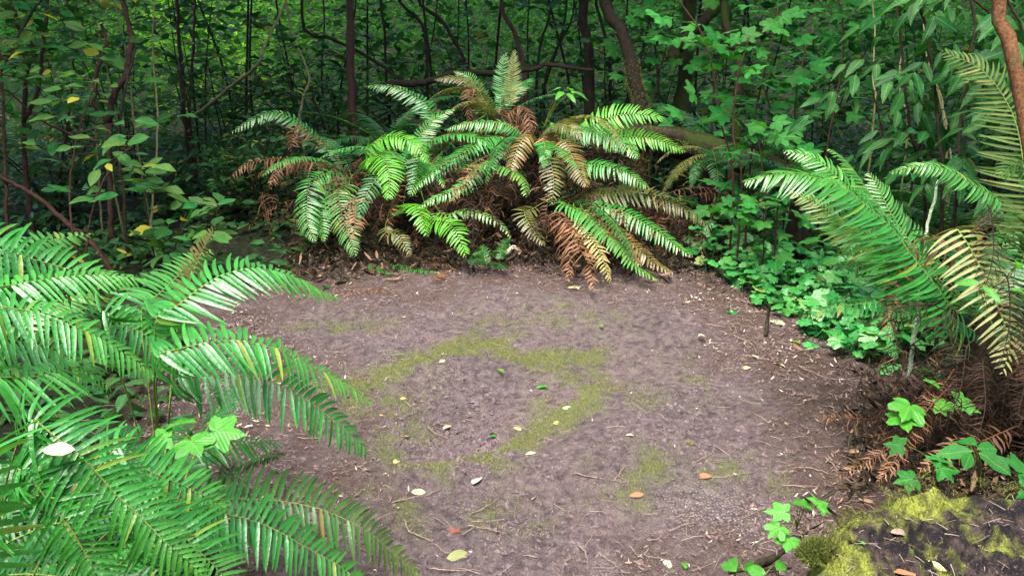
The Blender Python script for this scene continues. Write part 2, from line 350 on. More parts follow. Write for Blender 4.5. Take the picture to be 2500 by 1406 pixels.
def add_frond(plant, P, L, n, m='fern', stalk=None, sr=.0028, label=None, rows=6, ctl=24, **k):
    _seed[0] += 1; rng = np.random.RandomState(_seed[0])
    P = catmull(P, 60)
    mb = MB(); frond_mesh(mb, P, L, n, rng, rows=rows, **k)
    fo = mb.build('frond', M[m], plant)
    ms = MB(); tube(ms, P[::3] - .0004, [sr, sr * .75, sr * .3], 5)
    ms.build('stalk', M[stalk or ('bark_dark' if m == 'fern_brown_shaded' else 'stalk_brown' if m == 'fern_brown' else 'stalk_green')], fo)
    if label: fo['label'] = label
    return fo
def pxf(pts, d0, d1, crown=None, dm=None):
    k = len(pts); ds = np.linspace(d0, d1, k) if dm is None else np.interp(np.linspace(0, 1, k), np.linspace(0, 1, 3), [d0, dm, d1])
    P = [at(x, y, d) for (x, y), d in zip(pts, ds)]
    if crown is not None:
        c = np.asarray(crown); mid = (c + P[0]) / 2; mid[2] = max(mid[2], .5 * (c[2] + P[0][2]) + .12 * np.linalg.norm(P[0] - c))
        P = [c, mid] + P
    return P
def spine(c, az, ln, e0, e1, rng, bend=.25, k=9):
    e = np.interp(np.linspace(0, 1, k) ** .9, [0, 1], [e0, e1]); a = az + bend * rng.normal() * np.linspace(0, 1, k)
    st = ln / (k - 1) * np.stack([np.cos(e) * np.cos(a), np.cos(e) * np.sin(a), np.sin(e)], 1)
    return np.vstack([c, c + np.cumsum(st[:-1], 0)])
def auto_fronds(plant, c, n, ln, L, npin, m, az=(0, 6.28), e0=(45, 75), e1=(-55, -15), rows=5, seed=0, **k):
    rng = np.random.RandomState(900 + seed)
    for i in range(n):
        a = az[0] + (az[1] - az[0]) * (i + rng.uniform(.1, .9)) / n
        P = spine(np.asarray(c) + rng.normal(0, .03, 3), a, ln * rng.uniform(.7, 1.12), R(rng.uniform(*e0)), R(rng.uniform(*e1)), rng)
        mm = m if isinstance(m, str) else m[rng.randint(len(m))]
        kk = dict(k)
        if mm in ('fern_brown', 'fern_brown_shaded'):
            kk.update(curl=.55, droop=.8, wid=.8, tear=.12); kk['label'] = 'brown withered frond'
        kk.setdefault('shift', rng.uniform(-.2, .25))
        add_frond(plant, P, L * rng.uniform(.8, 1.1), npin, mm, rows=rows, roll=rng.normal(0, .25), **kk)
def dead_skirt(plant, c, n, ln, L, seed, az=(3.3, 6.1), e0=(0, 35), e1=(-95, -60), npin=26, sp=.2, m='fern_brown', pm=.6):
    rng = np.random.RandomState(500 + seed)
    for i in range(n):
        a = rng.uniform(*az); p0 = np.asarray(c) + np.array([rng.normal(0, sp), rng.normal(0, sp * .4), rng.uniform(-.16, .06)])
        P = spine(p0, a, ln * rng.uniform(.6, 1.1), R(rng.uniform(*e0)), R(rng.uniform(*e1)), rng, .5)
        g = height(P[:, 0], P[:, 1]); P[:, 2] = np.maximum(P[:, 2], g + .015 + .012 * np.arange(len(P)) * rng.rand())
        add_frond(plant, P, L * rng.uniform(.6, 1), npin, m if rng.rand() < pm else 'fern_brown', rows=5, curl=.75, droop=.9 * rng.uniform(.3, 1.3), wid=.65, tear=.3, shift=rng.uniform(-.6, .35), roll=rng.normal(0, .5), sr=.0022, label='brown withered frond')
def rootstock(plant, c, r, seed=0):
    c = np.asarray(c, float); g = float(height(c[0], c[1])) - .03; n = 12; t = np.linspace(0, 1, n)
    P = np.stack([c[0] + .02 * np.sin(5 * t), c[1] + .02 * np.cos(4 * t), g + (c[2] + .03 - g) * t], 1)
    mb = MB(); tube(mb, P, [r * 1.5, r * 1.2, r, r * .55, r * .15], 14, bump=.35); mb.build('rootstock', M['bark_dark'], plant)

# ---- three big ferns at the near edge
c1 = np.array([-.98, 2.1, .16]); pl = empty('sword_fern', (-.98, 2.1, float(height(-.98, 2.1))), 'big glossy fern reaching over the bare soil, with two arched fronds ending in lime tips', 'fern', 'glossy ferns along the near edge')
rootstock(pl, c1, .07)
FACE = [(0, -.55, .85), 1.1]
def F(plant, crown, pts, d0, d1, L, n, m='fern', dm=None, **k):
    k.setdefault('up', FACE[0]); rv = np.random.RandomState(len(bpy.data.objects)); k['shift'] = k.get('shift', 0) + rv.uniform(-.3, .2)
    if m == 'fern_brown': k.setdefault('tipold', .5); k['curl'] = max(k.get('curl', 0), .4); k.setdefault('tear', .12)
    P = pxf(pts, d0, d1, crown, dm)
    if crown is not None:
        C_ = catmull(P, 120); sl = np.r_[0, np.cumsum(np.linalg.norm(np.diff(C_, axis=0), axis=1))]; fr = sl[np.argmin(np.linalg.norm(C_ - P[2], axis=1))] / sl[-1]
        k['stipe'] = max(.05, min(fr - .03, .75)); n = int(n * min(1, .45 + .65 * (1 - k['stipe'])))
    if m in ('fern', 'fern_mid'): k.setdefault('tipold', .2)
    return add_frond(plant, P, L * FACE[1], n, m, **k)
F(pl, c1, [(380, 884), (437, 854), (494, 837), (547, 830), (600, 833), (676, 850), (722, 873), (779, 903), (836, 934), (912, 989)], 1.95, 2.3, .105, 54, rows=8, stipe=.40, droop=.32, tipold=.28, shift=.05)
F(pl, c1, [(380, 786), (426, 751), (475, 713), (532, 675), (600, 655), (646, 656), (696, 668), (741, 687), (783, 710), (829, 729)], 2.1, 2.45, .115, 50, rows=8, stipe=.42, droop=.32, tipold=.22, roll=-.15)
F(pl, c1, [(430, 925), (490, 918), (570, 913), (646, 926), (706, 954), (756, 979), (798, 1013), (840, 1047), (874, 1080), (903, 1116)], 2.1, 2.3, .11, 48, rows=7, stipe=.30, droop=.32, shift=-.1, tipold=.1)
F(pl, c1, [(345, 760), (380, 725), (425, 682), (470, 640), (520, 610)], 2.3, 2.9, .10, 34, 'fern_mid', stipe=.35, droop=.3, roll=.5)
F(pl, c1, [(440, 760), (470, 670), (500, 600), (528, 548)], 2.5, 2.8, .05, 30, 'fern_olive', stipe=.4, droop=.2, roll=1.2, old=.2)
F(pl, c1, [(243, 770), (300, 790), (350, 815), (400, 850), (450, 900)], 2.05, 2.15, .10, 36, stipe=.4, droop=.4)
F(pl, c1, [(440, 1080), (500, 1078), (550, 1075), (610, 1077), (690, 1082)], 2.15, 2.3, .085, 34, 'fern', stipe=.4, droop=.32, roll=-.3)
F(pl, c1, [(470, 1225), (540, 1218), (620, 1217), (693, 1223), (777, 1240), (840, 1265), (903, 1299), (945, 1336), (987, 1370), (1035, 1415)], 2.1, 2.38, .115, 52, 'fern_dark', rows=7, stipe=.25, droop=.25, old=.12, stalk='stalk_green', roll=.1, tipold=.3, label='old dark green frond lying low')
F(pl, c1, [(480, 1245), (546, 1252), (630, 1273), (693, 1303), (756, 1340), (819, 1374), (880, 1420), (920, 1460)], 2.0, 2.2, .10, 46, 'fern', rows=7, stipe=.22, droop=.25, shift=-.2, roll=.1)
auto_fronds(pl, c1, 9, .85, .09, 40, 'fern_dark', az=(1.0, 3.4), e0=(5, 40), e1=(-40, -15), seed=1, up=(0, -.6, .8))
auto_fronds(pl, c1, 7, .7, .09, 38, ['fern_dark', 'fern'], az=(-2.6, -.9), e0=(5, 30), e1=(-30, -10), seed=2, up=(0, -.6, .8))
c2 = np.array([-1.45, 1.75, .15]); pl = empty('sword_fern', (-1.45, 1.75, float(height(-1.45, 1.75))), 'glossy fern at the frame edge, fronds sweeping in below the dim bushes', 'fern', 'glossy ferns along the near edge')
rootstock(pl, c2, .07)
F(pl, c2, [(-120, 600), (0, 611), (80, 632), (160, 655), (240, 676), (300, 700)], 1.75, 1.95, .11, 46, rows=7, stipe=.45, droop=.35, roll=.1)
F(pl, c2, [(-120, 730), (0, 705), (60, 690), (125, 679), (190, 673), (250, 672), (310, 676), (362, 684)], 1.7, 1.95, .085, 52, rows=7, stipe=.42, droop=.32, shift=.1)
F(pl, c2, [(-90, 765), (0, 753), (46, 755), (110, 767), (182, 797), (236, 820), (289, 854), (342, 888), (382, 926)], 1.55, 1.75, .085, 54, rows=8, stipe=.40, droop=.32, shift=.05)
F(pl, c2, [(-100, 930), (0, 923), (87, 920), (150, 905), (200, 893), (265, 868)], 1.5, 1.75, .10, 40, rows=8, stipe=.40, droop=.32, roll=.1)
F(pl, c2, [(0, 640), (60, 605), (140, 583), (228, 572)], 2.5, 2.9, .07, 30, 'fern_mid', stipe=.4, droop=.3, roll=.6)
F(pl, c2, [(60, 800), (150, 745), (220, 720), (290, 735)], 2.2, 2.5, .06, 40, 'fern_mid', stipe=.4, droop=.3, old=.15)
F(pl, c2, [(-80, 840), (0, 830), (70, 835), (140, 860), (210, 900), (270, 950)], 1.7, 1.9, .085, 48, 'fern', rows=7, stipe=.42, droop=.3)
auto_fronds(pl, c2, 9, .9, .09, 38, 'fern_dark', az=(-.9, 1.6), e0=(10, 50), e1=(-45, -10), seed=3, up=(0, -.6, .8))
c3 = np.array([-1.05, 1.35, .2]); pl = empty('sword_fern', (-1.05, 1.35, float(height(-1.05, 1.35))), 'broad pale green fern with a fallen whitish leaf lying on it', 'fern', 'glossy ferns along the near edge')
rootstock(pl, c3, .07)
F(pl, c3, [(60, 1040), (120, 1062), (181, 1097), (218, 1131), (252, 1168), (294, 1219), (336, 1252), (378, 1299), (420, 1336), (462, 1372), (505, 1412)], 1.42, 1.5, .098, 56, rows=9, stipe=.24, droop=.4, sweep=.6, shift=.15)
F(pl, c3, [(270, 1105), (328, 1131), (378, 1156), (441, 1181), (510, 1216), (560, 1250)], 1.62, 1.75, .095, 40, rows=8, stipe=.35, droop=.4, shift=.1)
F(pl, c3, [(340, 1240), (420, 1286), (462, 1320), (504, 1361), (545, 1402), (585, 1450)], 1.6, 1.65, .11, 42, rows=8, stipe=.3, droop=.4, shift=.1)
F(pl, c3, [(-60, 1130), (-45, 1200), (-25, 1300), (0, 1400), (30, 1500)], 1.18, 1.22, .12, 34, rows=9, stipe=.3, droop=.35, sweep=.3)
F(pl, c3, [(40, 1150), (100, 1200), (150, 1260), (200, 1330), (240, 1410), (270, 1470)], 1.4, 1.45, .085, 46, 'fern', rows=8, stipe=.3, droop=.3, shift=-.1)
auto_fronds(pl, c3, 9, .7, .09, 38, ['fern_dark', 'fern'], az=(-.6, 1.8), e0=(0, 35), e1=(-40, -15), seed=4, up=(0, -.6, .8))

# ---- the mound of ferns behind the clearing
FACE[:] = [(0, -.5, .9), 1.06]
def plant(label, px, py, d, rr=.09, group='ferns on the mound behind the clearing'):
    c = at(px, py, d); p = empty('sword_fern', (c[0], c[1], float(height(c[0], c[1]))), label, 'fern', group); rootstock(p, c, rr); return p, c
D = 6.0
pl, c = plant('fern at the dim end of the mound with coppery curled fronds beside green ones', 860, 450, 6.1)
F(pl, c, [(796, 362), (755, 321), (705, 285), (659, 276), (614, 294), (562, 326)], 6.2, 6.0, .105, 34, 'fern_mid', stipe=.3, droop=.35, rows=5)
F(pl, c, [(819, 410), (782, 400), (728, 392), (682, 408), (659, 462)], 6.0, 5.7, .11, 30, 'fern_brown', curl=.4, droop=.6, rows=5, label='coppery dead frond')
F(pl, c, [(750, 400), (690, 388), (637, 392), (600, 401), (553, 440)], 6.0, 5.9, .09, 30, 'fern_brown', curl=.4, droop=.6, rows=5, label='coppery dead frond')
F(pl, c, [(790, 350), (745, 318), (715, 320), (712, 380)], 6.1, 6.0, .10, 26, 'fern_brown', curl=.5, droop=.7, rows=5, label='coppery dead frond')
F(pl, c, [(841, 430), (800, 425), (760, 445), (750, 500), (752, 550), (768, 590)], 5.9, 5.5, .135, 36, 'fern_mid', stipe=.25, droop=.35, rows=6)
F(pl, c, [(830, 440), (795, 445), (780, 500), (785, 550), (790, 590)], 5.9, 5.6, .12, 32, 'fern', stipe=.3, droop=.35, rows=6)
F(pl, c, [(850, 455), (828, 465), (832, 512), (850, 572), (868, 625)], 5.8, 5.45, .13, 34, 'fern', stipe=.25, droop=.3, rows=6, old=.12)
F(pl, c, [(878, 480), (873, 500), (866, 535), (864, 588)], 5.6, 5.4, .11, 24, 'fern_brown', curl=.12, droop=.4, stipe=.1, old=.25, shift=.3, rows=6, label='orange brown dead frond')
dead_skirt(pl, c, 26, .8, .10, 1, az=(2.6, 5.9), sp=.28, m='fern_brown_shaded'); auto_fronds(pl, c, 7, .8, .10, 34, ['fern_dark', 'fern_mid', 'fern_brown'], az=(.2, 4.2), e0=(30, 70), e1=(-70, -20), seed=11)
pl, c = plant('fern with two bright fronds nodding toward the soil, between the copper and the widest fern', 1000, 440, 6.0)
F(pl, c, [(905, 400), (905, 382), (925, 378), (940, 392), (951, 430), (949, 488)], 5.8, 5.4, .145, 34, 'fern_bright', stipe=.3, droop=.25, rows=7, shift=.3)
F(pl, c, [(893, 378), (920, 348), (960, 334), (1000, 345), (1025, 365), (1043, 398)], 5.7, 5.5, .12, 34, 'fern_bright', stipe=.35, droop=.35, rows=6, shift=.25)
F(pl, c, [(1000, 400), (1020, 340), (1060, 292), (1110, 266)], 6.0, 6.1, .11, 30, 'fern_mid', stipe=.25, rows=5)
F(pl, c, [(1060, 300), (1045, 262), (1010, 235), (955, 212), (892, 211)], 6.3, 6.4, .115, 36, 'fern_mid', stipe=.2, droop=.4, rows=5, shift=-.3)
F(pl, c, [(983, 520), (995, 500), (1015, 503), (1030, 530), (1043, 578)], 5.6, 5.3, .11, 26, 'fern_bright', stipe=.25, droop=.3, rows=6, shift=.35)
F(pl, c, [(1051, 531), (1087, 540), (1114, 568), (1139, 628)], 5.5, 5.2, .11, 28, 'fern_bright', stipe=.2, droop=.3, rows=6, shift=.35)
F(pl, c, [(940, 560), (969, 572), (985, 592), (1002, 624)], 5.5, 5.3, .075, 22, 'fern_olive', stipe=.2, rows=5)
F(pl, c, [(1078, 522), (1130, 515), (1183, 526), (1228, 553), (1252, 590)], 5.5, 5.3, .06, 30, 'fern_mid', stipe=.2, droop=.4, rows=5, old=.2)
F(pl, c, [(1000, 420), (1020, 380), (1015, 440), (1000, 480)], 5.8, 5.6, .10, 24, 'fern', stipe=.3, rows=5)
F(pl, c, [(980, 440), (1010, 430), (1050, 400), (1080, 370)], 5.8, 5.9, .10, 28, 'fern', stipe=.3, rows=5)
dead_skirt(pl, c, 30, .8, .10, 2, sp=.3, m='fern_brown_shaded'); auto_fronds(pl, c, 9, .85, .11, 34, ['fern_dark', 'fern_mid', 'fern'], az=(.0, 6.2), e0=(30, 70), e1=(-70, -20), seed=12)
pl, c = plant('widest fern crowning the mound, long arched fronds to both sides and dead brown ones', 1320, 380, 6.0, .12)
F(pl, c, [(1259, 345), (1205, 335), (1164, 353), (1105, 388), (1050, 425), (1010, 465)], 5.9, 5.5, .12, 42, 'fern', stipe=.15, droop=.3, rows=6, roll=.2)
F(pl, c, [(1200, 425), (1141, 408), (1187, 400), (1241, 413), (1278, 440), (1285, 482)][1:], 5.6, 5.3, .125, 34, 'fern_mid', stipe=.25, droop=.35, rows=7, shift=.2, old=.1)
F(pl, c, [(1264, 321), (1232, 303), (1187, 299), (1132, 303), (1085, 318)], 5.9, 5.8, .085, 34, 'fern_mid', stipe=.15, droop=.55, rows=5, shift=.2)
F(pl, c, [(1420, 325), (1450, 306), (1496, 285), (1551, 279), (1622, 291)], 5.8, 5.7, .125, 34, 'fern_bright', stipe=.25, droop=.2, rows=6, roll=.35, shift=.1)
F(pl, c, [(1378, 321), (1437, 317), (1496, 335), (1532, 358), (1557, 388)], 5.7, 5.4, .125, 36, 'fern', stipe=.25, droop=.35, rows=6)
F(pl, c, [(1480, 345), (1542, 335), (1596, 339), (1633, 353), (1672, 371)], 5.8, 5.7, .11, 34, 'fern_bright', stipe=.3, droop=.25, rows=6, roll=.2, shift=.1)
F(pl, c, [(1400, 402), (1440, 402), (1478, 406), (1528, 421), (1584, 460)], 5.6, 5.4, .12, 34, 'fern', stipe=.25, droop=.3, rows=6, shift=.15)
F(pl, c, [(1323, 335), (1346, 350), (1375, 370), (1396, 400)], 5.7, 5.5, .10, 26, 'fern_brown', curl=.25, droop=.5, stipe=.2, rows=6, shift=.2, label='brown withered frond')
F(pl, c, [(1378, 344), (1400, 390), (1420, 430), (1434, 458)], 5.6, 5.4, .10, 28, 'fern_olive', stipe=.2, rows=6, old=.3)
F(pl, c, [(1340, 380), (1350, 421), (1352, 460), (1345, 500)], 5.5, 5.3, .09, 22, 'fern_olive', stipe=.15, rows=6, curl=.2)
F(pl, c, [(1290, 330), (1270, 350), (1250, 400), (1245, 440)], 5.6, 5.4, .09, 24, 'fern_olive', stipe=.2, rows=6, old=.4, droop=.5)
F(pl, c, [(1180, 395), (1150, 420), (1130, 440), (1100, 500)], 5.5, 5.3, .07, 26, 'fern_brown', curl=.3, rows=5, shift=.3, label='orange brown dead frond')
F(pl, c, [(1190, 400), (1150, 440), (1100, 470), (1050, 490), (1020, 510)], 5.6, 5.4, .075, 34, 'fern_mid', rows=5, stipe=.1, shift=.3, droop=.4)
dead_skirt(pl, c, 46, .9, .11, 3, az=(3.3, 6.2), sp=.38, m='fern_brown_shaded'); auto_fronds(pl, c, 13, .9, .11, 36, ['fern_dark', 'fern_mid', 'fern', 'fern_brown', 'fern_olive'], az=(2.6, 6.8), e0=(25, 70), e1=(-80, -25), seed=13)
pl, c = plant('fern of olive and rusty fronds lying out over the soil below the widest fern', 1400, 500, 5.75)
F(pl, c, [(1440, 480), (1500, 472), (1573, 471), (1642, 494), (1690, 521), (1732, 556)], 5.6, 5.5, .13, 40, 'fern_olive', stipe=.2, droop=.3, rows=6)
F(pl, c, [(1364, 494), (1423, 521), (1473, 567), (1514, 603), (1545, 645), (1610, 688)], 5.4, 5.05, .12, 42, 'fern_mid', stipe=.2, droop=.25, rows=7, shift=.1)
F(pl, c, [(1450, 500), (1519, 517), (1564, 540), (1619, 576), (1660, 608), (1692, 626)], 5.5, 5.25, .11, 36, 'fern', stipe=.2, droop=.3, rows=6, roll=.2)
F(pl, c, [(1430, 520), (1500, 560), (1560, 610), (1610, 650), (1650, 668)], 5.4, 5.2, .10, 34, 'fern_olive', stipe=.2, old=.35, rows=6)
F(pl, c, [(1364, 521), (1396, 562), (1414, 603), (1440, 653), (1450, 712)], 5.3, 4.95, .105, 30, 'fern_brown', curl=.2, droop=.5, stipe=.15, rows=6, shift=.35, label='rusty drooping dead frond')
F(pl, c, [(1380, 530), (1385, 580), (1390, 630), (1388, 690)], 5.3, 5.0, .085, 28, 'fern_brown', curl=.5, droop=.9, stipe=.15, rows=6, shift=.2, label='rusty drooping dead frond')
F(pl, c, [(1400, 540), (1440, 580), (1470, 630), (1490, 690)], 5.3, 5.0, .085, 28, 'fern_pale', curl=.2, droop=.5, stipe=.15, rows=6, old=.6, label='yellow dying frond')
F(pl, c, [(1430, 540), (1490, 575), (1530, 610), (1565, 650)], 5.4, 5.15, .10, 30, 'fern_olive', stipe=.2, rows=6, old=.5)
F(pl, c, [(1300, 510), (1280, 520), (1300, 560), (1330, 600)], 5.4, 5.2, .09, 26, 'fern_olive', stipe=.2, rows=5)
dead_skirt(pl, c, 36, .8, .10, 4, az=(3.4, 6.5), sp=.34, m='fern_brown_shaded'); auto_fronds(pl, c, 7, .8, .11, 34, ['fern_olive', 'fern_dark', 'fern_brown'], az=(-1.2, .8), e0=(5, 40), e1=(-50, -15), seed=14)
pl, c = plant('upright fern at the top of the mound with one straw yellow standing frond', 1220, 285, 6.5)
F(pl, c, [(1246, 253), (1248, 225), (1250, 194), (1256, 122)], 6.4, 6.4, .085, 28, 'fern_pale', stipe=.15, droop=.1, rows=5, up=(0, -1, .2), label='straw yellow standing frond')
F(pl, c, [(1223, 244), (1225, 200), (1228, 165), (1236, 128)], 6.5, 6.5, .08, 28, 'fern_mid', stipe=.15, droop=.1, rows=5, up=(0, -1, .2))
F(pl, c, [(1185, 280), (1175, 240), (1150, 190), (1109, 174)], 6.4, 6.5, .11, 32, 'fern_mid', stipe=.15, droop=.2, rows=5, up=(0, -1, .4))
F(pl, c, [(1190, 260), (1160, 210), (1120, 190), (1060, 195)], 6.4, 6.4, .10, 30, 'fern_olive', stipe=.15, rows=5)
F(pl, c, [(1170, 250), (1150, 215), (1146, 245), (1146, 300)], 6.3, 6.1, .085, 22, 'fern_brown', curl=.5, droop=.8, rows=5, shift=.3, label='brown withered frond')
F(pl, c, [(1240, 280), (1262, 262), (1290, 280), (1296, 330)], 6.3, 6.1, .10, 24, 'fern_brown', curl=.45, droop=.8, rows=5, shift=.35, label='brown withered frond')
F(pl, c, [(1230, 285), (1232, 265), (1222, 300), (1226, 330)], 6.2, 6.1, .06, 20, 'fern_brown', curl=.6, droop=.9, rows=5, shift=-.4, label='brown withered frond')
dead_skirt(pl, c, 12, .6, .09, 5, az=(3., 6.4)); auto_fronds(pl, c, 6, .8, .10, 32, ['fern_dark', 'fern_mid', 'fern_olive'], az=(0, 6.2), e0=(40, 80), e1=(-50, 0), seed=15)
g2 = 'small ferns at the rim of the clearing'
def small_fern(label, px, py, fr, n=0, m='fern_mid', seed=0, group=g2):
    c = gnd(px, py); c[2] = float(height(c[0], c[1])); c = gnd(px, py, c[2]); p = empty('small_fern', c, label, 'fern', group)
    d0 = (c - CP) @ FV
    for pts in fr:
        P = pxf(pts, d0, d0 - .12); P = [c + np.array([0, 0, .02])] + P
        for q in P: q[2] = max(q[2], float(height(q[0], q[1])) + .015)
        add_frond(p, P, .065, 24, m, rows=5, stipe=.15, sr=.0015)
    if n: auto_fronds(p, c + np.array([0, 0, .03]), n, .3, .05, 20, m, e0=(20, 60), e1=(-40, -10), seed=seed)
small_fern('single small frond nodding onto the soil beside the dark hollow under the mound', 890, 652, [[(900, 644), (920, 652), (940, 670), (955, 702)]])
small_fern('narrow creeping frond trailing onto the soil toward the clearing', 935, 640, [[(946, 642), (992, 653), (1037, 676), (1072, 710)]])
small_fern('small bluish fern on red litter at the foot of the mound', 1200, 650, [[(1190, 640), (1170, 632), (1140, 640)], [(1205, 640), (1220, 645), (1235, 655)]], 4, 'fern_dark', 21)

# ---- the fern at the stump side
FACE[:] = [(-.2, -.6, .8), 1.0]
cr = at(2400, 800, 3.15); pl = empty('sword_fern', (cr[0], cr[1], float(height(cr[0], cr[1]))), 'tall fern over the mossy stump, with long glossy fronds and one straw frond', 'fern')
rootstock(pl, cr, .12)
F(pl, cr, [(2330, 760), (2290, 705), (2255, 660), (2215, 610), (2180, 560), (2112, 499), (2068, 465), (2013, 439), (1948, 427), (1885, 427), (1815, 446)], 3.05, 3.0, .19, 64, 'fern', rows=9, stipe=.05, droop=.45, sweep=.7, roll=.25, wid=.9)
F(pl, cr, [(2300, 740), (2250, 660), (2205, 589), (2162, 529), (2124, 478), (2098, 435), (2055, 384), (2019, 362)], 3.1, 3.1, .125, 52, 'fern', rows=8, stipe=.05, droop=.3, sweep=.3, shift=.1, up=(0, -.4, 1))
F(pl, cr, [(2290, 720), (2200, 600), (2120, 510), (2047, 435), (2013, 405), (1974, 380), (1912, 370)], 3.2, 3.25, .13, 52, 'fern', rows=8, stipe=.15, droop=.35, sweep=.4, shift=.1)
F(pl, cr, [(2340, 800), (2300, 765), (2250, 720), (2200, 672), (2140, 610), (2080, 560), (2010, 520)], 3.1, 3.1, .16, 50, 'fern', rows=8, stipe=.1, droop=.4, sweep=.5, shift=-.2)
F(pl, cr, [(2300, 690), (2230, 600), (2180, 530), (2150, 470), (2120, 420)], 3.3, 3.4, .12, 40, 'fern_mid', rows=7, stipe=.15, droop=.35)
F(pl, cr, [(2240, 640), (2150, 600), (2060, 560), (2000, 500), (1925, 468)], 3.3, 3.35, .12, 44, 'fern_mid', rows=7, stipe=.3, droop=.5, old=.3)
F(pl, cr, [(2480, 560), (2480, 510), (2440, 488), (2375, 452), (2311, 414), (2247, 405), (2172, 422)], 3.1, 3.0, .075, 46, 'fern_mid', rows=7, stipe=.2, droop=.45, shift=.2)
F(pl, cr, [(2520, 600), (2505, 480), (2492, 350), (2462, 256), (2397, 171), (2300, 126)], 3.0, 3.2, .16, 50, 'fern_matt', rows=7, stipe=.15, droop=.3, up=(-.3, -.8, .6), old=.2, wid=.6)
F(pl, cr, [(2500, 620), (2540, 500), (2530, 420), (2480, 400), (2440, 430)], 2.9, 2.8, .12, 36, 'fern_matt', rows=7, stipe=.3, droop=.4)
F(pl, cr, [(2330, 560), (2347, 571), (2379, 624), (2404, 671), (2429, 731), (2450, 784), (2466, 838), (2447, 912)], 3.0, 2.75, .145, 30, 'fern_pale', rows=7, stipe=.05, droop=.3, sweep=.25, wid=.55, up=(-.2, -.8, .7), label='straw coloured dying frond')
F(pl, cr, [(2400, 640), (2330, 600), (2250, 580), (2200, 640), (2180, 760), (2160, 850)], 3.1, 3.0, .10, 30, 'fern_brown', rows=6, curl=.5, droop=.8, tear=.35, label='brown withered frond')
for i, (a, b) in enumerate([((2420, 520), (2400, 720)), ((2310, 770), (2330, 1010)), ((2460, 680), (2440, 900)), ((2360, 850), (2300, 1050)), ((2500, 800), (2480, 1030)), ((2400, 900), (2380, 1090)), ((2180, 760), (2170, 930))]):
    F(pl, None, [((a[0] * 2 + cr[0] * 0 + 4800) / 4, a[1] - 20), a, ((a[0] + b[0]) / 2 + 15, (a[1] + b[1]) / 2), b], 2.95 - .03 * i, 2.8 - .03 * i, .075, 34, 'fern_brown_shaded', rows=6, curl=.8, droop=1.0, tear=.12, wid=.75, shift=.1, stipe=.1, label='brown withered frond')
F(pl, None, [(2330, 900), (2250, 1020), (2160, 1100), (2030, 1170)], 3.05, 2.75, .06, 44, 'fern_brown', rows=6, curl=.7, wid=.7, tear=.1, droop=.5, stipe=.1, shift=.1, label='russet dead frond lying on the soil')
F(pl, None, [(2330, 930), (2230, 1040), (2180, 1130), (2140, 1180)], 3.0, 2.7, .06, 40, 'fern_brown', rows=6, curl=.7, wid=.7, tear=.1, droop=.5, stipe=.1, label='russet dead frond lying on the soil')
F(pl, None, [(2200, 1025), (2120, 1022), (2060, 1020), (1995, 1018)], 3.35, 3.4, .06, 24, 'fern_brown', rows=5, curl=.5, droop=.8, stipe=.35, tear=.2, label='russet dead frond lying on the soil')
F(pl, None, [(2480, 1040), (2400, 1075), (2330, 1100), (2240, 1150)], 2.9, 2.65, .07, 26, 'fern_brown', rows=5, curl=.4, stipe=.1, label='russet dead frond lying on the soil')
dead_skirt(pl, cr + np.array([.03, -.02, -.08]), 46, .55, .08, 6, az=(2.6, 5.6), e0=(-70, 5), sp=.12, m='fern_brown_shaded', pm=.88); dead_skirt(pl, cr + np.array([.22, -.05, -.2]), 46, .55, .08, 7, az=(2.8, 6.0), e0=(-70, 0), sp=.16, m='fern_brown_shaded', pm=.88)
auto_fronds(pl, cr, 8, .8, .11, 36, ['fern_dark', 'fern_mid'], az=(-.3, 3.5), e0=(30, 75), e1=(-60, -10), seed=16)

# ---- dim ferns behind
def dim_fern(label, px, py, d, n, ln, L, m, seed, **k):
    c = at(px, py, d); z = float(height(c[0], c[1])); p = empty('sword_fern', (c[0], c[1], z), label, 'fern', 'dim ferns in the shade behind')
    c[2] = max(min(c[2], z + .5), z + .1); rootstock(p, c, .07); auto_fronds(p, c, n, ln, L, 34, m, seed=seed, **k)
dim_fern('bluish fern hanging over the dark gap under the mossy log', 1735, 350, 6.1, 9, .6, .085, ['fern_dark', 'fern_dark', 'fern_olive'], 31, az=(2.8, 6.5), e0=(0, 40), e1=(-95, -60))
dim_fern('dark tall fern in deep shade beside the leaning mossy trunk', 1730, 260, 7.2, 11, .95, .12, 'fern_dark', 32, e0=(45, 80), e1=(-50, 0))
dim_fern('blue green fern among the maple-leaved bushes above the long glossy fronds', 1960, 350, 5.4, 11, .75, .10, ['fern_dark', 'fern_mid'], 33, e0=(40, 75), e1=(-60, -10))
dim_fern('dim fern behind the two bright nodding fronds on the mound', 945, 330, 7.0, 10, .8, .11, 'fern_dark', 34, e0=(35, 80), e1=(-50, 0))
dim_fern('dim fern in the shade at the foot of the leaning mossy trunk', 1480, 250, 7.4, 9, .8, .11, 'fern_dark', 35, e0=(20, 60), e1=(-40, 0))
dim_fern('fern half hidden among brush between the tan trunk and the drooping leaflets', 2330, 480, 4.2, 9, .7, .10, ['fern_dark', 'fern_olive'], 36, e0=(35, 75), e1=(-60, -10))

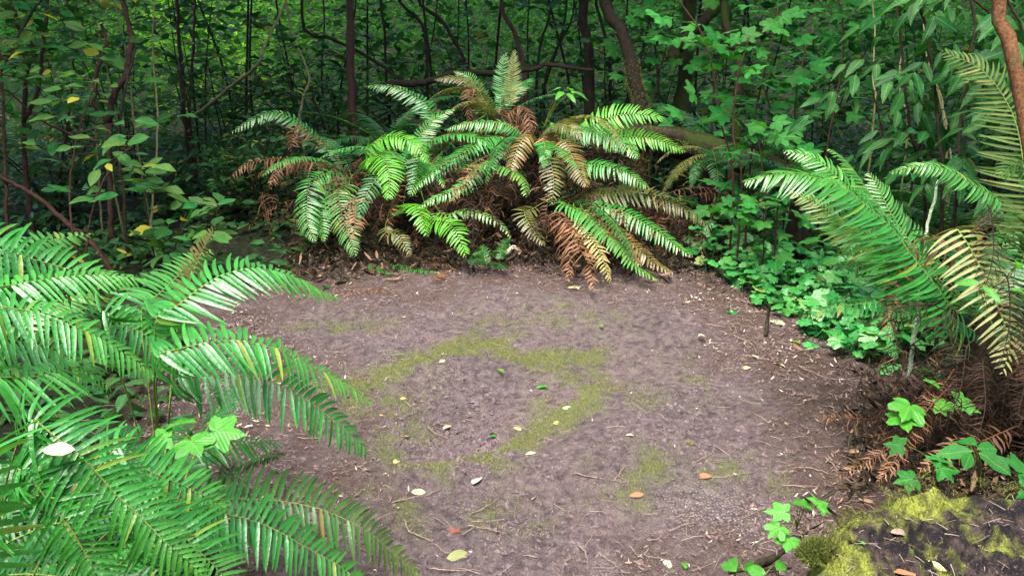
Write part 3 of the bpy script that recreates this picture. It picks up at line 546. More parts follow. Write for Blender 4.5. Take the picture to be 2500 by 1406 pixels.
# ------------------------------------------------------------------ leaves
def strip_leaf(rows, prof, cols=3, arch=.12, fold=.10, ser=0.):
    s = np.linspace(0, 1, rows); wd = np.interp(s, *prof)
    V = []
    for i, (a, b) in enumerate(zip(s, wd)):
        b = b * (1 + ser * (-1) ** i)
        for c in np.linspace(-1, 1, cols): V.append((a, c * b, -arch * a * a + fold * b * abs(c) * 2 + .02 * math.sin(a * 9 + c * 2)))
    i = np.arange(rows - 1)[:, None] * cols + np.arange(cols - 1)[None]
    return np.array(V), np.stack([i, i + 1, i + cols + 1, i + cols], -1).reshape(-1, 4)
def fan_leaf(rad, n, arch=.2, fold=.06):
    th = np.linspace(-math.pi * .93, math.pi * .93, n); r = np.array([rad(t) for t in th])
    ring = np.stack([r * np.cos(th), r * np.sin(th), np.zeros(n)], 1); mid = ring * .55
    V = np.vstack([[[0, 0, 0]], mid, ring]); V[:, 0] += .35
    rr = np.hypot(V[:, 0] - .35, V[:, 1]); V[:, 2] = -arch * rr ** 2 + fold * np.cos(np.arctan2(V[:, 1], V[:, 0] - .35) * 5) * rr
    i = np.arange(n - 1)
    return V, (np.stack([0 * i, 1 + i, 2 + i], 1), np.stack([1 + i, 1 + n + i, 2 + n + i, 2 + i], 1))
OVAL = ([0, .12, .4, .65, .88, 1], [.02, .13, .25, .235, .11, .005])
def rad_maple(t):
    r = np.interp(abs(t), np.radians([0, 26, 54, 82, 112, 140, 168]), [.66, .36, .58, .33, .46, .26, .16]); return r * (1 + .055 * (abs((t * 7.5) % 2 - 1) * 2 - 1))
def rad_cover(t): return (.36 + .05 * math.cos(t * 2)) * (1 + .09 * math.cos(t * 8)) * (1 if abs(t) < 2.5 else .75)
TM = {'oval': strip_leaf(7, OVAL), 'lo': strip_leaf(4, OVAL), 'lance': strip_leaf(9, ([0, .15, .4, .7, .9, 1], [.02, .12, .18, .13, .05, .003]), arch=.25, ser=.05), 'lo2': strip_leaf(3, ([0, .5, 1], [.04, .26, .01]), arch=.15),
      'maple': fan_leaf(rad_maple, 61), 'maple_lo': fan_leaf(rad_maple, 15), 'cover': fan_leaf(rad_cover, 33, .3, .05), 'flake': strip_leaf(4, ([0, .3, .7, 1], [.05, .17, .11, .04]), arch=-.35, ser=.25)}
def put(mb, t, pos, d, up, size, rng, old=0., shift=0.):
    V, Fs = TM[t]; n = len(pos); X = nrm(d); Zn = up - (up * X).sum(1, keepdims=True) * X; Zn = nrm(Zn); Yn = np.cross(Zn, X)
    sz = np.broadcast_to(size, (n,))[:, None]; wy = rng.uniform(.8, 1.15, (n, 1)); wz = rng.uniform(.2, 2.0, (n, 1))
    W = pos[:, None] + (sz * V[None, :, 0])[..., None] * X[:, None] + (sz * wy * V[None, :, 1])[..., None] * Yn[:, None] + (sz * wz * V[None, :, 2])[..., None] * Zn[:, None]
    C = np.zeros((n, len(V), 4)); C[..., 3] = V[None, :, 1]; C[..., 0] = np.clip(rng.rand(n) + np.asarray(shift), 0, 1)[:, None]; C[..., 1] = V[None, :, 0]; C[..., 2] = np.broadcast_to(old, (n,))[:, None]
    off = (np.arange(n) * len(V))[:, None, None]
    b = mb.n; first = True
    for f in (Fs if isinstance(Fs, tuple) else (Fs,)):
        G = (f[None] + off).reshape(-1, f.shape[1])
        if first: mb.add(W, G, C.reshape(-1, 4)); first = False
        else: mb.f.append(G + b)
def twigs(mL, mT, P, n, tl, nl, size, rng, t=(.3, 1), kind='oval', droop=.15, el=(-10, 40), tilt=.35, oldp=.03, opp=False, r=.003, az=(0, 6.283)):
    for _ in range(n):
        x = rng.uniform(*t) * (len(P) - 1); i = min(int(x), len(P) - 2); p0 = P[i] + (x - i) * (P[i + 1] - P[i])
        d = rdir(rng, 1, el, az)[0]; ln = tl * rng.uniform(.5, 1.2); s = np.linspace(0, 1, 6)[:, None]
        Q = p0 + d * ln * s + np.array([0, 0, -droop * ln]) * s ** 2 + np.cross(d, [0, 0, 1]) * rng.normal(0, .12) * ln * s ** 2
        tube(mT, Q, [r, r * .35], 4)
        k = max(1, int(nl * rng.uniform(.7, 1.3))); tt = np.linspace(.3, 1, k)
        pos = np.stack([np.interp(tt, s[:, 0], Q[:, j]) for j in range(3)], 1)
        sg = np.where(np.arange(k) % 2 == 0, 1, -1); ang = np.where(tt > .97, 0, sg * rng.uniform(.6, 1.2, k))
        if opp: pos = np.repeat(pos, 2, 0)[:-1]; tt = np.repeat(tt, 2)[:-1]; ang = np.where(np.arange(len(pos)) % 2 == 0, .95, -.95); ang[-1] = 0; k = len(pos)
        c, sn = np.cos(ang), np.sin(ang); dd = np.stack([d[0] * c - d[1] * sn, d[0] * sn + d[1] * c, d[2] - droop * 1.5 + rng.normal(0, .15, k)], 1)
        old = np.where(rng.rand(k) < oldp, rng.uniform(.5, 1, k), rng.uniform(0, .12, k))
        put(mL, kind, pos, dd, rup(rng, k, tilt, .55), size * rng.uniform(.7, 1.15, k), rng, old)
def shrub(name, label, cat, stems, radii, mbark, mleaf, tw, seed, group=None, cut=None):
    """stems: world polylines, base first; tw: keyword sets for twigs()"""
    rng = np.random.RandomState(2000 + seed); b = np.array(stems[0][0]); p = empty(name, b, label, cat, group)
    mL = MB(); mT = MB()
    for i, (s, r) in enumerate(zip(stems, radii)):
        P = catmull(s, 36); P[1:-1] += rng.normal(0, r * .22, (34, 3)); mb = MB(); tube(mb, P, [r, r * .8, r * .55], 8, bump=.12)
        st = mb.build('stem', M[mbark], p)
        if cut and i in cut:
            q = P[-1]; mc = MB(); e = nrm(P[-1] - P[-3]); tube(mc, np.array([q + e * .0005, q + e * .006]), [r * .56, r * .5], 8); mc.build('cut_end', M['cut'], st)
        for k in tw:
            k = dict(k); only = k.pop('only', None)
            if only is None or i in only: twigs(mL, mT, P, rng=rng, **k)
    if mL.n: mL.build('foliage', M[mleaf], p); mT.build('sprays', M[mbark], p)
    return p
PX = lambda pts, d, base=True: [at(x, y, d + (dd[0] if dd else 0)) for x, y, *dd in pts]
def rooted(pts, d):
    P = PX(pts, d); b = P[0].copy(); z = float(height(b[0], b[1])) - .02
    if P[0][2] > z + .02: P = [np.array([b[0] + .02, b[1] + .02, z])] + P
    else: P[0][2] = z
    return P

# ---- red-brown stemmed shrubs in the dim thicket
def lay0(px, py):
    p = gnd(px, py)
    return np.array([p[0], p[1], float(height(p[0], p[1])) + .02])
M['lichen'] = bark_mat('lichen_bark', (.10, .16, .07), (.42, .50, .36), sc=70)
gS = 'oval-leaved shrubs in the dim thicket'
ov = dict(n=12, tl=.45, nl=5, size=.12, kind='oval', t=(.25, 1), droop=.12, tilt=.4, oldp=.08)
S1 = rooted([(81, 572), (64, 427), (58, 299)], 6.3)
shrub('oval_leaf_shrub', 'shrub of dark straight forked stem with oval leaves, by the frame edge', 'shrub',
      [S1 + PX([(64, 192), (78, 111), (43, 64), (26, -20), (20, -160)], 6.3), S1[-1:] + PX([(90, 230), (104, 128), (113, 43), (117, -20), (122, -180)], 6.25)], [.02, .017], 'bark_red', 'oval', [dict(ov, n=16)], 1, gS)
S2 = rooted([(273, 570), (267, 384), (265, 299)], 6.0)
shrub('oval_leaf_shrub', 'crooked red-brown shrub whose one branch ends in a pale sawn cut', 'shrub',
      [S2 + PX([(232, 262), (230, 232), (239, 171), (262, 107), (247, 60)], 6.0), S2[-1:] + PX([(277, 239), (290, 212), (307, 188), (316, 130), (322, 85), (310, 40), (299, -10), (290, -150)], 5.95)], [.022, .024], 'bark_red', 'oval', [dict(ov, n=11)], 2, gS, cut=(0,))
shrub('oval_leaf_shrub', 'slim dark stem with sparse oval leaves beside the crooked red-brown shrub', 'shrub', [rooted([(307, 589), (303, 469), (290, 384), (300, 250), (330, 120)], 5.6)], [.013], 'bark_dark', 'oval', [dict(ov, n=9, size=.13, tl=.35)], 3, gS)
shrub('oval_leaf_shrub', 'low sprawling shrub with large pale oval leaves above the big ferns', 'shrub', [rooted([(420, 640), (440, 560), (455, 520)], 5.2), rooted([(470, 640), (500, 560), (540, 500)], 5.1), rooted([(380, 640), (360, 540), (350, 430)], 5.3)], [.006, .006, .006], 'bark_dark', 'oval', [dict(ov, n=6, size=.14, tl=.22, nl=4, t=(.4, 1))], 4, gS)
shrub('oval_leaf_shrub', 'thin arching shrub holding pairs of large oval leaves in front of the forked stems', 'shrub', [rooted([(210, 640), (230, 500), (280, 400), (350, 330)], 4.9), rooted([(190, 640), (170, 480), (190, 330), (235, 200)], 5.0)], [.007, .008], 'bark_red', 'oval', [dict(ov, n=7, size=.125, tl=.28, nl=4, t=(.35, 1))], 5, gS)
shrub('oval_leaf_shrub', 'twin slender trunks with few leaves behind the crooked red-brown shrub', 'shrub', [rooted([(452, 307), (445, 220), (439, 128), (431, -20), (425, -150)], 8.0), rooted([(463, 290), (470, 160), (474, 64), (480, -60)], 8.0)], [.025, .018], 'bark_red', 'dim', [dict(ov, n=10, size=.12, tl=.5)], 6, gS)
shrub('oval_leaf_shrub', 'bushy oval-leaved shrub filling the top corner with yellowing leaves', 'shrub', [rooted([(20, 560), (10, 350), (0, 150), (-40, 0)], 5.6), rooted([(140, 560), (165, 300), (180, 120), (150, -60)], 6.8), rooted([(-60, 560), (-40, 300), (40, 100), (120, -30)], 5.8)], [.012, .012, .012], 'bark_red', 'oval', [dict(ov, n=20, size=.125, oldp=.06, t=(.5, 1), tl=.6)], 7, gS)
shrub('arching_branch', 'bare brown branch leaning down behind the big fern fronds', 'branch', [PX([(-60, 405, .3), (0, 431, .2), (85, 478, .1), (162, 542), (235, 605, -.1), (290, 690, -.1)], 5.4)[::-1]], [.02], 'bark_red', 'oval', [], 8)
shrub('arching_branch', 'thin bare branch crossing the forked stems at mid height', 'branch', [PX([(252, 346), (205, 340), (162, 324), (120, 305), (85, 282), (20, 225), (-40, 200)], 5.8)], [.009], 'bark_red', 'oval', [], 9)
shrub('arching_branch', 'long pale slanting branch between the thicket and the mound', 'branch', [PX([(470, 290, .6), (482, 277, .6), (560, 215, .3), (627, 158), (650, 105), (670, 64), (700, 0), (725, -60)], 7.0)], [.016], 'cane', 'oval', [], 10)
shrub('arching_branch', 'grey crooked branch rising behind the coppery fern', 'branch', [rooted([(734, 300), (734, 273), (745, 225), (755, 188), (725, 110), (704, 43), (690, -40)], 7.2)], [.014], 'cane', 'dim', [dict(ov, n=5, size=.10, tl=.4)], 11)
shrub('arching_branch', 'mossy fallen branch lying on the dim ground between the big ferns and the copper fern', 'branch', [[lay0(640, 545), lay0(570, 562) + [0, 0, .06], lay0(500, 585) + [0, 0, .05], lay0(420, 612)]], [.028], 'bark_moss', 'oval', [], 12)
shrub('arching_branch', 'low dark branch lying level across the thicket just behind the top of the mound', 'branch', [PX([(930, 212), (1040, 200), (1130, 178), (1250, 180), (1340, 160), (1400, 170), (1450, 172)], 7.6)], [.03], 'bark_dark', 'oval', [], 13)
shrub('arching_branch', 'pale lichened dead stalk standing in the brush behind the long glossy fronds', 'branch', [rooted([(2255, 640), (2262, 560), (2280, 490), (2292, 440)], 3.7)], [.011], 'lichen', 'oval', [], 14)
gC = 'pale canes among the oval-leaved shrubs'
for i, (pts, lab) in enumerate([([(250, 560), (230, 286), (200, 149), (171, 51), (150, -40)], 'pale straight cane slanting up past the crooked red-brown shrub'), ([(330, 320), (316, 180), (300, 90), (277, -10)], 'pale cane with its top leaning over the sawn branch'),
                              ([(270, 400), (272, 239), (256, 145), (220, 0)], 'pale cane rising through the fork of the crooked shrub'), ([(370, 560), (385, 300), (372, 120), (380, -20)], 'pale thin cane standing between the crooked shrub and the twin slender trunks')]):
    shrub('cane', lab, 'cane', [rooted(pts, 6.4 - .1 * i)], [.009], 'cane', 'oval', [], 20 + i, gC)

# ---- trees and saplings behind the mound
def tree(name, label, stems, radii, mb_, seed, group=None, crown=None, mleaf='far', parts=('trunk', 'limb'), lf=.2):
    rng = np.random.RandomState(4000 + seed); b = np.array(stems[0][0]); p = empty(name, b, label, 'tree', group)
    for i, (s, r) in enumerate(zip(stems, radii)):
        P = catmull(s, 40); P[1:-1] += rng.normal(0, r * .12, (38, 3)); mb = MB(); tube(mb, P, np.atleast_1d(r) * np.array([1.25, 1, .92, .85, .75]), 12, bump=.16); mb.build(parts[0] if i == 0 else parts[1], M[mb_], p)
    if crown is not None:
        c, rad, n = crown; k = max(6, n // 45); q = rng.normal(0, 1, (k, 3)); q = nrm(q) * rng.uniform(.35, 1, (k, 1)) ** .5 * np.asarray(rad) + np.asarray(c)
        q = np.repeat(q, 45, 0) + rng.normal(0, .33, (k * 45, 3)) * [1, 1, .5]; mL = MB(); m = len(q)
        put(mL, 'lo2', q, rdir(rng, m, (-35, 15)), rup(rng, m, .4), lf * rng.uniform(.6, 1.3, m), rng, rng.rand(m) * .25)
        mL.build('crown', M[mleaf], p)
        mb = MB()
        top = np.array(stems[0][-1])
        for j in range(7):
            e = np.asarray(c) + nrm(rng.normal(0, 1, 3)) * np.asarray(rad) * .7; tube(mb, catmull([top - np.array([0, 0, .5 * j * .3]), (top + e) / 2 + rng.normal(0, .2, 3), e], 12), [.04, .012], 6)
        mb.build('limb', M[mb_], p)
    return p
def up_to(P, h, dx=0, dy=0):
    P = [np.array(q) for q in P]; q = P[-1]; return P + [np.array([q[0] + dx * .5, q[1] + dy * .5, (q[2] + h) / 2]), np.array([q[0] + dx, q[1] + dy, h])]
tree('tree', 'slender straight red-brown tree rising behind the dim end of the mound', [up_to(rooted([(874, 380), (868, 320), (860, 262), (855, 120), (853, 0)], 7.6), 5.2, -.3, .4)], [.034], 'bark_red', 1, None, ((-2.6, 8.6, 5.2), (2.6, 2.2, .9), 3200))
tree('tree', 'dark upright trunk behind the widest fern, beside the leaning mossy one', [up_to(rooted([(1440, 260), (1437, 162), (1430, 64), (1424, 0)], 8.4), 5.8, .2, .5)], [.045], 'bark_dark', 2, None, ((.9, 9.4, 5.6), (2.6, 2.2, 1.0), 3600))
tree('tree', 'leaning trunk with a thick moss sleeve at its foot, above the mossy log', [up_to(rooted([(1568, 290), (1563, 240), (1550, 203), (1541, 149), (1524, 96), (1496, 38), (1480, 0)], 7.2), 5., -.6, .3)], [.054], 'bark_dark', 3, None, ((-.4, 8.3, 5.0), (2.0, 1.4, .8), 2600))
tree('tree', 'stout dark tree with a mossy limb slanting away from it above the maple-leaved bushes', [up_to(rooted([(1668, 250), (1676, 150), (1682, 85), (1686, 0)], 7.8), 6.2, .1, .4), PX([(1640, 150), (1650, 120), (1695, 78), (1735, 35), (1770, 0), (1830, -70)], 7.5)], [.06, .05], 'bark_moss', 4, None, ((2.8, 8.4, 5.6), (2.6, 2.0, 1.0), 3600))
tree('tree', 'gnarled mossy stem with a stubby lower end beside the stout dark tree', [up_to(rooted([(1805, 200), (1800, 120), (1782, 85), (1770, 32)], 6.6), 3.9, -.2, .3)], [.035], 'bark_moss', 5)
tree('tree', 'tan rough trunk slanting past the straw frond near the frame edge', [up_to(rooted([(2560, 900), (2530, 500), (2505, 300), (2478, 170), (2460, 90), (2438, -10)], 2.75), 4.6, -.2, .2)], [.0225], 'bark_tan', 6, None, ((2.6, 4.4, 4.6), (1.0, 1.5, .6), 1200))
sap = [([(1043, 200), (1043, 128), (1026, 55), (971, -10)], 8.6, .020, 'dark sapling bent over at mid height, behind the top of the mound'),
       ([(1150, 190), (1146, 177), (1107, 94), (1073, 49), (1018, -10)], 8.4, .022, 'long dark sapling slanting down to the upright fern'),
       ([(985, 205), (981, 198), (885, 132), (800, 92), (740, 60)], 8.0, .018, 'thin dark stem slanting low across the thicket toward the mound'),
       ([(1283, 240), (1280, 180), (1269, 124), (1252, 75), (1225, 0)], 8.2, .026, 'brown sapling leaning behind the straw yellow standing frond'),
       ([(943, 180), (941, 120), (937, 60), (930, -10)], 8.8, .016, 'short straight sapling beside the slender red-brown tree'),
       ([(1310, 200), (1318, 120), (1340, 40), (1350, -10)], 9.0, .016, 'red-brown sapling tilting away from the dark upright trunk'),
       ([(1330, 210), (1345, 150), (1380, 80), (1400, 20)], 9.0, .012, 'thin whip leaning toward the dark upright trunk'),
       ([(1490, 150), (1480, 100), (1468, 50), (1455, 0)], 8.6, .018, 'thin mottled sapling between the dark upright trunk and the leaning mossy one')]
gP = 'saplings standing behind the fern mound'
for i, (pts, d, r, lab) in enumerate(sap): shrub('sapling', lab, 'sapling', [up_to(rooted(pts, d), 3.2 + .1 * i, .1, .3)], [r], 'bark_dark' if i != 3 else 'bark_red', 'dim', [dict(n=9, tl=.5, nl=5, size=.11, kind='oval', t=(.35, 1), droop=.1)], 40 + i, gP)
rng = np.random.RandomState(77)
gQ = 'thin poles of the dense stand behind the mound'; proto = []
for i in range(24):
    x = -3.6 + 6.6 * (i + rng.uniform(.1, .9)) / 24; y = rng.uniform(8.8, 11.5); z = float(height(x, y)) - .05
    if i < 5:
        P = [np.array([0, 0, 0.]), np.array([rng.normal(0, .08), 0, .9]), np.array([rng.normal(0, .15), .1, 1.9]), np.array([rng.normal(0, .25), .1, 3.2])]
        rr = np.random.RandomState(i); mT = MB(); mL = MB(); Q = catmull(P, 20); p = empty('pole_sapling', (0, 0, 0), 'thin dark pole in the dense stand of saplings behind the mound', 'sapling', gQ)
        ms = MB(); tube(ms, Q, [.016, .012, .008], 6); ms.build('stem', M['bark_dark'], p); twigs(mL, mT, Q, 16, .5, 6, .13, rr, (.08, 1), 'lo'); mL.build('foliage', M['dim'], p); mT.build('sprays', M['bark_dark'], p); proto.append(p); o = p
    else: o = copy_tree(proto[i % 5])
    o.location = (x, y, z); o.rotation_euler = (rng.normal(0, .06), rng.normal(0, .09), rng.uniform(0, 6.28)); s = rng.uniform(.8, 1.25); o.scale = (s, s, s)
# ---- dim bushes filling the thicket: a few kinds, copied
def bush(seed, kind, size, m, h, label, ns=6, nt=9, tl=.4, nl=6, spread=.5, **k):
    rng = np.random.RandomState(6000 + seed); p = empty('bush', (0, 0, 0), label, 'bush', 'dim bushes filling the thicket'); mL = MB(); mT = MB()
    for i in range(ns):
        a = rng.uniform(0, 6.28); e = spread * rng.uniform(.3, 1); hh = h * rng.uniform(.6, 1.1)
        P = catmull([np.array([.05 * math.cos(a), .05 * math.sin(a), 0]), np.array([e * .4 * math.cos(a), e * .4 * math.sin(a), hh * .5]), np.array([e * math.cos(a + .3), e * math.sin(a + .3), hh])], 16)
        ms = MB(); tube(ms, P, [.010, .007, .003], 5); ms.build('stem', M['bark_dark'], p); twigs(mL, mT, P, nt, tl, nl, size, rng, (.12, 1), kind, **k)
    mL.build('foliage', M[m], p); mT.build('sprays', M['bark_dark'], p); return p
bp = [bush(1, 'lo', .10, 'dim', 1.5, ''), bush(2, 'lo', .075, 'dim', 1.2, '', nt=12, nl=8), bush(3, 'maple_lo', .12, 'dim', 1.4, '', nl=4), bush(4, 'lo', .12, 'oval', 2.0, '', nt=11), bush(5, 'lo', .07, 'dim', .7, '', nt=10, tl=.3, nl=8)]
spots = [(-2.9, 7.0, 4, 'low bush of fine leaves at the foot of the straight forked stem'), (-2.1, 7.1, 4, 'low bush of fine leaves under the long pale slanting branch'), (-2.6, 8.0, 1, 'small-leaved bush behind the crooked red-brown shrub'), (-3.5, 7.8, 3, 'tall bush behind the shrub of dark straight forked stem'),
         (-1.6, 8.0, 1, 'small-leaved bush beneath the grey crooked branch'), (-1.2, 8.9, 0, 'oval-leaved bush behind the slender red-brown tree'), (-4.4, 8.6, 0, 'oval-leaved bush deep in the top corner'), (-3.3, 9.0, 3, 'tall leafy bush deep behind the pale canes'), (-2.3, 9.2, 0, 'oval-leaved bush deep behind the twin slender trunks'),
         (-.4, 8.6, 2, 'lobed-leaved bush behind the bent dark sapling'), (.3, 8.8, 1, 'small-leaved bush behind the straw yellow standing frond'), (1.0, 8.8, 2, 'lobed-leaved bush behind the dark upright trunk'), (1.5, 8.6, 1, 'small-leaved bush behind the leaning mossy trunk'), (2.2, 8.8, 3, 'tall bush behind the stout dark tree'),
         (3.0, 8.4, 2, 'lobed-leaved bush deep behind the maple-leaved bushes'), (3.8, 8.0, 3, 'tall bush deep behind the drooping leaflets'), (4.4, 6.8, 0, 'oval-leaved bush behind the tan rough trunk'), (3.6, 6.4, 2, 'lobed-leaved bush behind the large drooping leaflets'), (2.9, 6.6, 4, 'low bush of fine leaves behind the blue green fern'),
         (-1.35, 7.1, 4, 'low bush of fine leaves beside the coppery fern'), (-3.6, 6.6, 4, 'low bush of fine leaves below the bushy top corner shrub'), (-1.9, 6.5, 4, 'low bush of fine leaves just behind the big fern with olive frond'), (2.3, 7.2, 4, 'low bush of fine leaves in the dark gap beside the stout tree')]
for i, (x, y, k, lab) in enumerate(spots):
    first = not bp[k]['label'] if 'label' in bp[k] else True
    o = bp[k] if 'label' not in bp[k] else copy_tree(bp[k])
    o['label'] = lab; o.location = (x, y, float(height(x, y)) - .02); o.rotation_euler = (0, 0, i * 1.9); s = .9 + .25 * ((i * 37) % 10) / 10; o.scale = (s, s, s)

# ---- maple-leaved and drooping-leaflet bushes beside the big side fern
gM = 'lobed-leaved bushes behind the long glossy fronds'
mp = dict(n=12, tl=.32, nl=3, size=.15, kind='maple', t=(.3, 1), droop=.15, tilt=.28, el=(-15, 30), oldp=.0, r=.0022)
shrub('maple_leaf_bush', 'bright lobed-leaved bush with one upturned whitish leaf, in front of the stout dark tree', 'bush', [rooted([(1790, 430), (1760, 300), (1745, 190), (1716, 90), (1684, 38), (1640, -20)], 5.3), rooted([(1830, 430), (1850, 250), (1880, 120), (1900, 20)], 5.4), rooted([(1810, 440), (1790, 330), (1800, 200), (1830, 90)], 5.2)], [.008, .008, .007], 'bark_red', 'palm', [mp], 61, gM)
shrub('maple_leaf_bush', 'lobed-leaved bush in tiers of flat leaves behind the blue green fern', 'bush', [rooted([(1950, 420), (1940, 280), (1960, 150), (1990, 20)], 5.6), rooted([(2010, 420), (2040, 250), (2060, 100), (2040, -40)], 5.7), rooted([(1920, 430), (1890, 300), (1850, 180), (1790, 100)], 5.5)], [.008, .009, .007], 'bark_red', 'palm', [dict(mp, n=14)], 62, gM)
shrub('maple_leaf_bush', 'small lobed-leaved bush low beside the end of the mossy log', 'bush', [rooted([(1870, 500), (1860, 400), (1850, 330)], 5.1), rooted([(1900, 500), (1920, 420), (1960, 380)], 5.0)], [.006, .006], 'bark_red', 'palm', [dict(mp, n=7, size=.12, tl=.25)], 63, gM)
shrub('maple_leaf_bush', 'tall dense lobed-leaved bush reaching out of the top between the dark trunks', 'bush', [rooted([(1610, 280), (1600, 120), (1570, 0), (1560, -80)], 7.6), rooted([(1740, 280), (1760, 100), (1800, -20)], 7.0), rooted([(1590, 280), (1640, 60), (1650, -40)], 7.4)], [.012, .012, .01], 'bark_dark', 'palm', [dict(mp, n=14, size=.16, tl=.45, t=(.4, 1))], 64, gM)
ln = dict(n=12, tl=.34, nl=4, size=.11, kind='lance', t=(.4, 1), droop=.55, opp=True, tilt=.3, el=(-5, 35), oldp=.0, r=.002)
gL = 'bushes of drooping glossy leaflets'
shrub('drooping_leaf_bush', 'bush of drooping glossy leaflets just above the two upper glossy fronds', 'bush', [rooted([(2180, 560), (2170, 420), (2150, 300), (2130, 220)], 4.3), rooted([(2210, 560), (2230, 430), (2260, 330)], 4.3)], [.008, .008], 'bark_dark', 'lance', [dict(ln, n=9)], 65, gL)
shrub('drooping_leaf_bush', 'bush of large dark hanging leaflets at the top beside the tan trunk', 'bush', [rooted([(2300, 520), (2290, 300), (2270, 120), (2240, 0)], 4.0), rooted([(2330, 520), (2350, 250), (2380, 60), (2350, -60)], 3.8), rooted([(2260, 520), (2220, 300), (2200, 100), (2180, -40)], 4.1)], [.01, .01, .009], 'bark_dark', 'lance', [dict(ln, n=13, size=.13, tl=.42, t=(.5, 1))], 66, gL)
shrub('drooping_leaf_bush', 'leafy bush with broad leaves leaning over the tan trunk in the top corner', 'bush', [rooted([(2600, 600), (2580, 300), (2500, 80), (2440, -30)], 3.3), rooted([(2620, 600), (2560, 200), (2400, 20), (2330, -40)], 3.4)], [.009, .009], 'bark_dark', 'lance', [dict(ln, n=12, size=.12, t=(.5, 1), droop=.3)], 67, gL)
for i, (pts, lab) in enumerate([([(2310, 400), (2300, 250), (2265, 150), (2255, 60)], 'bleached cane behind the hanging leaflets'), ([(2135, 280), (2130, 200), (2135, 100), (2130, -20)], 'thin grey bare stem between the lobed bushes and the hanging leaflets'), ([(2215, 330), (2200, 240), (2195, 180), (2205, 120)], 'bleached leaning stem beside the drooping glossy leaflets'),
                              ([(2320, 420), (2305, 300), (2290, 230), (2265, 175)], 'tan dead stem close behind the side fern')]):
    shrub('cane', lab, 'cane', [rooted(pts, 4.5 + .1 * i)], [.007], 'cane', 'oval', [], 70 + i, 'dead canes behind the side fern')

# ---- the mossy log, its foot of brown litter
mb = MB(); P = catmull([at(1380, 335, 7.1), at(1500, 335, 6.9), at(1620, 345, 6.7), at(1740, 372, 6.5), at(1860, 410, 6.3), at(1960, 450, 6.2)], 60); tube(mb, P, [.06, .09, .10, .09, .08], 20, bump=.35)
lg = empty('fallen_log', P[30], 'mossy fallen log sloping down behind the fern mound', 'log'); mb.build('trunk', M['bark_moss'], lg)
def moss_tufts(mb, pos, nor, h, rng, wid=.0016, old=.2):
    n = len(pos); d = nrm(nor + rng.normal(0, .55, (n, 3))); sd = nrm(np.cross(d, rng.normal(0, 1, (n, 3)))); hh = h * rng.uniform(.5, 1.4, (n, 1))
    V = np.stack([pos - sd * wid, pos + sd * wid, pos + d * hh], 1); C = np.zeros((n, 3, 3)); C[..., 0] = rng.rand(n)[:, None]; C[..., 2] = (rng.rand(n) * old * 2)[:, None]
    mb.add(V, np.arange(n * 3).reshape(-1, 3), C.reshape(-1, 3))
def tube_pts(P, r, n, rng, lim=(-1, 1)):
    T, N, B = frames(P, (.3, .2, 1)); i = rng.randint(0, len(P), n); a = rng.uniform(0, 6.283, n); q = np.cos(a)[:, None] * N[i] + np.sin(a)[:, None] * B[i]
    k = q[:, 2] > lim[0]; return (P[i] + rng.uniform(-.5, .5, (n, 1)) * (P[1] - P[0]) + q * r)[k], q[k]
lt_ = [o for o in COL.objects if o.get('label', '').startswith('leaning trunk')][0]; rng = np.random.RandomState(4); m2 = MB()
fp = catmull(rooted([(1568, 290), (1563, 240), (1550, 203), (1541, 149)], 7.2), 120); p_, q_ = tube_pts(fp, .064, 9000, rng); k_ = rng.rand(len(p_)) < 1.15 - (p_[:, 2] - fp[0, 2]) / (fp[-1, 2] - fp[0, 2]); moss_tufts(m2, p_[k_], q_[k_], .022, rng, .003); tag(m2.build('moss', M['moss'], lt_), kind='stuff')
rng = np.random.RandomState(3); m2 = MB(); p_, q_ = tube_pts(catmull(P, 240), .09, 14000, rng, (-.3, 1)); kk = noise(p_[:, 0], p_[:, 1], 3, 3, p_[:, 2] * 3) > -.25; moss_tufts(m2, p_[kk], q_[kk], .02, rng, .003); tag(m2.build('moss', M['moss'], lg), kind='stuff')

# ------------------------------------------------------------------ mossy stump
SC = np.array([1.10, 1.37]); SR, SH = .50, .46
st = empty('stump', (SC[0], SC[1], 0), 'broad sawn stump with moss round its rim and dark crumbly top', 'stump')
na = 160; a = np.arange(na) * 2 * math.pi / na; ca, sa = np.cos(a), np.sin(a)
def srad(t): return SR * (1 + .045 * noise(ca * 1.2, sa * 1.2, 1.5, 3)) * (1 + .22 * (1 - t) ** 2.2) + .012 * noise(ca * 6, sa * 6, 2., 2, t * .7)
mb = MB(); rows = 26; V = []
for k in range(rows):
    t = k / (rows - 1); r = srad(t) * (1 - .05 * max(0, t - .9) * 10); V.append(np.stack([SC[0] + r * ca, SC[1] + r * sa, -.05 + (SH + .05) * t + 0 * a], 1))
def ring_faces(n, m):
    i = np.arange(n - 1)[:, None]; j = np.arange(m)[None]; return np.stack([i * m + j, i * m + (j + 1) % m, (i + 1) * m + (j + 1) % m, (i + 1) * m + j], -1).reshape(-1, 4)
mb.add(np.concatenate(V), ring_faces(rows, na), (.5, .5, 0)); 
M['stump_bark'] = bark_mat('stump_bark', (.05, .04, .028), (.19, .16, .12), (.12, .15, .03), .42, sc=22)
mb.build('bark', M['stump_bark'], st)
def stop(x, y):
    u = np.hypot(x - SC[0], y - SC[1]) / SR
    return SH + .026 * noise(x, y, 6, 4) + .020 * noise(x, y, 22, 4, o=2) + .014 * np.clip(u - .55, 0, .4) * 4 - .025 * np.clip(1 - u, 0, 1) - .05 * np.exp(-(((x - .86) / .05) ** 2 + ((y - 1.74) / .035) ** 2))
mb = MB(); rows = 110; V = []
rim = srad(1.0) * .5 ** .0 * .951
